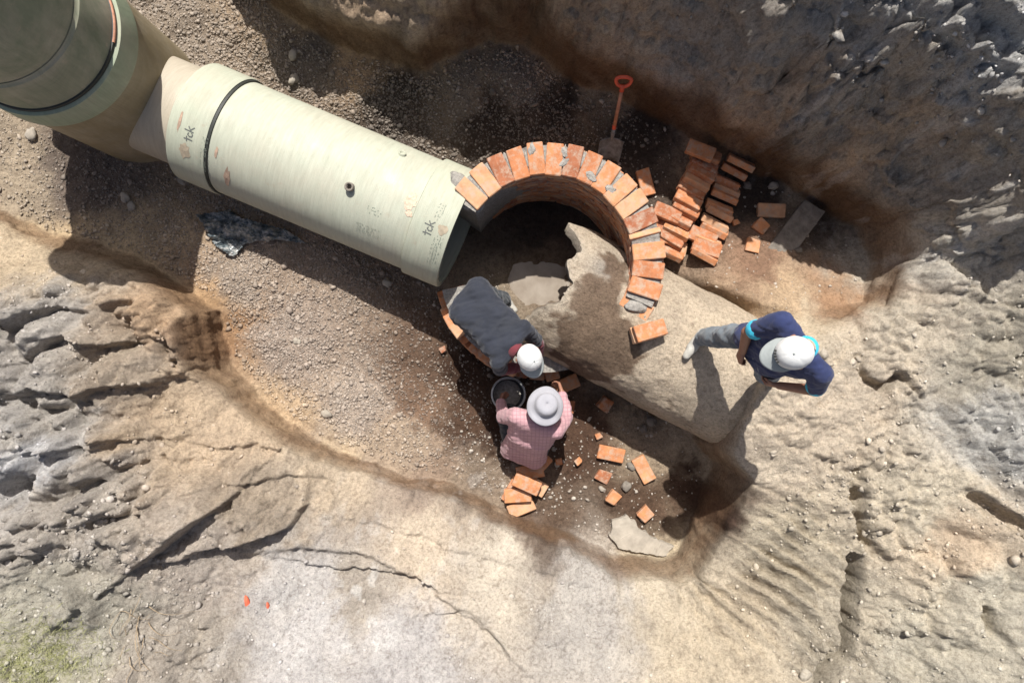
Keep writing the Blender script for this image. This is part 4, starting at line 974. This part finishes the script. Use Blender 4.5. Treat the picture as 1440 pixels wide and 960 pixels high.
def frame_at(o, loc, f, u):
    s = f.cross(u); o.location = loc
    o.rotation_mode = 'QUATERNION'; o.rotation_quaternion = Matrix((( f.x, -s.x, u.x), (f.y, -s.y, u.y), (f.z, -s.z, u.z))).to_quaternion()
def cap(b, head, f, u, marks=False):
    fr = (head+u*.03)
    # dome: six gores, local x forward
    V = []; Fc = []; na_, nr = 48, 14
    for i in range(nr+1):
        t = i/nr*math.pi/2
        for j in range(na_):
            a = 2*math.pi*j/na_; gore = 1-.014*abs(math.cos(3*a))**12
            V.append((.112*math.cos(t)**.85*math.cos(a)*gore, .099*math.cos(t)**.85*math.sin(a)*gore, .115*math.sin(t)*gore))
    for i in range(nr):
        for j in range(na_): Fc.append((i*na_+j, i*na_+(j+1) % na_, (i+1)*na_+(j+1) % na_, (i+1)*na_+j))
    d = mesh_np('cap', V, Fc, M['capwhite'], b); frame_at(d, fr, f, u)
    V = []; Fc = []; nb_, kr = 28, 7
    for i in range(nb_+1):
        a = R(-74+148*i/nb_)
        for k in range(kr+1):
            q = k/kr; r0x, r0y = .108*math.cos(a), .097*math.sin(a); ext = .085*math.cos(a*.95)**.55 if abs(a) < 1.5 else 0
            V.append((r0x+ext*q, r0y*(1+.06*q), .004-.022*(math.sin(a)**2)-.012*q))
    for i in range(nb_):
        for k in range(kr): Fc.append((i*(kr+1)+k, (i+1)*(kr+1)+k, (i+1)*(kr+1)+k+1, i*(kr+1)+k+1))
    br = mesh_np('cap_brim', V, Fc, M['capgrey'], d); so = br.modifiers.new('s', 'SOLIDIFY'); so.thickness = .005
    V, Fc = lathe([(.001, .004), (.006, .003), (.008, -.002)], 12); bt = mesh_np('cap_button', V, Fc, M['capgrey'], d); bt.location = (0, 0, .115)
    if marks:
        V = []; Fc = []
        for k in range(5):
            a0 = R(-22+k*11); k0 = len(V)
            for (da, t) in ((-.055, .28), (.055, .28), (.055, .62), (-.055, .62)):
                a = a0+da; V.append((.1145*math.cos(t)**.85*math.cos(a), .1015*math.cos(t)**.85*math.sin(a), .1175*math.sin(t)))
            Fc.append((k0, k0+1, k0+2, k0+3))
        tag(mesh_np('cap_lettering', V, Fc, M['ink'], d, False), kind='stuff')
# --- the man walking on the old pipe
gA = Vector(W(972, 480, .92)); gA.z = max(pipe_top(gA.x, gA.y), float(gz(gA.x, gA.y)))
gB = Vector(W(1083, 532, .98)); gB.z = max(pipe_top(gB.x, gB.y), float(gz(gB.x, gB.y)))
zb = min(gA.z, gB.z)
J = dict(ankR=gA+V3(.045, .03, .085), ankL=gB+V3(.02, .05, .085), knR=V3(1.60, .035, zb+.48), knL=V3(1.88, -.24, zb+.5), hipR=V3(1.67, .03, zb+.87), hipL=V3(1.78, -.15, zb+.88),
         shR=V3(1.66, .12, zb+1.37), shL=V3(1.90, -.20, zb+1.37), head=V3(1.655, -.065, zb+1.56), face=V3(-.92, -.2, -.38), up=V3(-.3, -.02, 1),
         elR=V3(1.53, .06, zb+1.13), wrR=V3(1.565, -.07, zb+.93), elL=V3(1.98, -.32, zb+1.10), wrL=V3(1.82, -.30, zb+.92),
         hdR=V3(.0, -.6, -.8), nR=V3(.9, .1, 0), hdL=V3(-.7, .1, -.7), nL=V3(.1, .9, -.2), fR=V3(-.55, -.83, 0).normalized(), fL=V3(-.35, -.94, 0).normalized())
b, hc, f, u = person('person', 'person in navy polo shirt and white cap striding across the concrete pipe', J, dict(shoe=M['shoe'], legs=M['jean'], top=M['blue'], sleeve=.72, cuff=M['cyan'], collar=M['cyan'], hem=True, loose=.006))
cap(b, hc, f, u, True)
# --- the man bending over the low brick course
zf = float(gz(-.2, .35))
J = dict(ankR=V3(-.10, .42, zf+.085), ankL=V3(-.36, .06, max(zf, float(gz(-.36, .06)))+.085), knR=V3(-.08, .34, .50), knL=V3(-.30, .08, .50), hipR=V3(-.25, .38, .92), hipL=V3(-.38, .22, .92),
         shR=V3(.09, .11, 1.10), shL=V3(-.11, -.16, 1.08), head=V3(.125, -.115, 1.10), face=V3(.42, -.85, -.40), up=V3(.30, -.22, .92),
         elR=V3(.22, -.02, .84), wrR=V3(.22, -.2, .60), elL=V3(-.09, -.235, .83), wrL=V3(.07, -.22, .60), hdR=V3(.1, -.4, -.8), nR=V3(-.8, -.3, 0), hdL=V3(.5, .1, -.8), nL=V3(.3, .8, 0),
         fR=V3(.7, -.7, 0).normalized(), fL=V3(.7, -.7, 0).normalized())
b, hc, f, u = person('person', 'person in dark navy jacket and white cap bending over the brick course', J, dict(shoe=M['shoe'], legs=M['dark'], top=M['navy'], sleeve=.8, under=M['maroon'], collar=M['maroon'], hem=True, fold=.02))
cap(b, hc, f, u)
# --- the crouching man in the wide hat
zf = float(gz(.2, -.75))
J = dict(ankR=V3(.40, -.70, zf+.085), ankL=V3(.02, -.66, zf+.085), knR=V3(.46, -.62, zf+.50), knL=V3(-.06, -.66, zf+.48), hipR=V3(.20, -1.04, zf+.36), hipL=V3(.02, -.98, zf+.36),
         shR=V3(.36, -.74, .84), shL=V3(.04, -.62, .84), head=V3(.265, -.53, .99), face=V3(.35, .75, -.5), up=V3(.15, .45, .85),
         elR=V3(.47, -.66, .60), wrR=V3(.44, -.45, .48), elL=V3(-.07, -.66, .56), wrL=V3(-.10, -.545, .36), hdR=V3(-.2, .7, -.6), nR=V3(-.8, -.2, 0), hdL=V3(.1, .5, -.85), nL=V3(.8, -.1, 0),
         fR=V3(.3, .95, 0).normalized(), fL=V3(.1, .99, 0).normalized())
b, hc, f, u = person('person', 'person in pink checked shirt and wide pale hat crouching by the bucket', J, dict(shoe=M['dark'], legs=M['dark'], top=M['pink'], sleeve=2, hem=True, fold=.016))
hu = (u*.8+Vector((0, 0, 1))*.5).normalized(); hf = (f-hu*f.dot(hu)).normalized()
def wob(a, r, z):
    k = max(0, (r-.11)/.07); return r*(1+.03*math.sin(2*a+.6)*k), z+k*(.020*math.sin(2*a+1)+.008*math.sin(5*a))
V, Fc = lathe([(.172, -.022), (.168, -.016), (.14, -.004), (.112, .006), (.104, .03), (.098, .075), (.088, .098), (.06, .104), (.03, .096), (.001, .094)], 64, wob=wob)
V *= .86; V[:, 0] *= 1.06
h = mesh_np('hat', V, Fc, M['hat'], b); frame_at(h, hc+hu*.045, hf, hu); so = h.modifiers.new('s', 'SOLIDIFY'); so.thickness = .004; so.offset = 1

# ------------------------------------------------------------------ twigs, grass, rag
def twig(pts, r0, label):
    V = []; Fc = []
    for i, p in enumerate(pts):
        rr = r0*(1-.6*i/len(pts))
        for k in range(5): a = 2*math.pi*k/5; V.append((p[0]+rr*math.cos(a), p[1]+rr*math.cos(a)*.5, p[2]+rr*math.sin(a)))
    for i in range(len(pts)-1):
        for k in range(5): Fc.append((i*5+k, i*5+(k+1) % 5, i*5+5+(k+1) % 5, i*5+5+k))
    o = mesh_np('twig', V, Fc, M['twig']); tag(o, label, 'twig', 'dry roots and twigs on the bank'); return o
for i in range(16):
    u0 = random.uniform(165, 225); v0 = random.uniform(850, 925); a = R(random.uniform(-70, 40)) if i % 3 else R(random.uniform(60, 120)); L = random.uniform(25, 75); P = []
    for k in range(9):
        f_ = k/8; uu = u0+L*f_*math.cos(a)+5*math.sin(f_*4+i); vv = v0+L*f_*math.sin(a)+4*math.cos(f_*5+i)
        p = PW(uu, vv); P.append((p.x, p.y, p.z+.012+.05*math.sin(math.pi*f_)))
    twig(P, .0035, 'thin dry root lying over the hollow in the grey bank')
gp_ = WB(55, 925, 2.1); nb_ = 2600; V = []; Fc = []
ga = rng.normal(0, .16, (nb_, 2))*np.array([1.2, .8]); 
for k in range(nb_):
    x = gp_[0]+ga[k, 0]; y = gp_[1]+ga[k, 1]; z = float(gz(x, y)); a = rng.uniform(0, 6.28); L = rng.uniform(.03, .085); w_ = .0018; b0 = len(V); ln_ = rng.uniform(.3, .9)
    dx, dy = math.cos(a), math.sin(a); V += [(x-dy*w_, y+dx*w_, z), (x+dy*w_, y-dx*w_, z), (x+dx*L*ln_, y+dy*L*ln_, z+L*.55)]; Fc.append((b0, b0+1, b0+2))
tag(mesh_np('grass', V, Fc, M['grass'], None, False), 'patch of short dry grass on the top of the bank', 'grass', kind='stuff')
for (u, v, s, l) in ((348, 845, .035, 'orange rag scrap poking out of the pale bank'), (378, 850, .02, 'small faded orange scrap in the bank')):
    p = PW(u, v); o = lump((p.x, p.y, p.z+.005), (s*.5, s*1.4, .02), M['rag'], None, 'rag', 7); o.rotation_euler = (0, 0, .2); tag(o, l, 'rag')
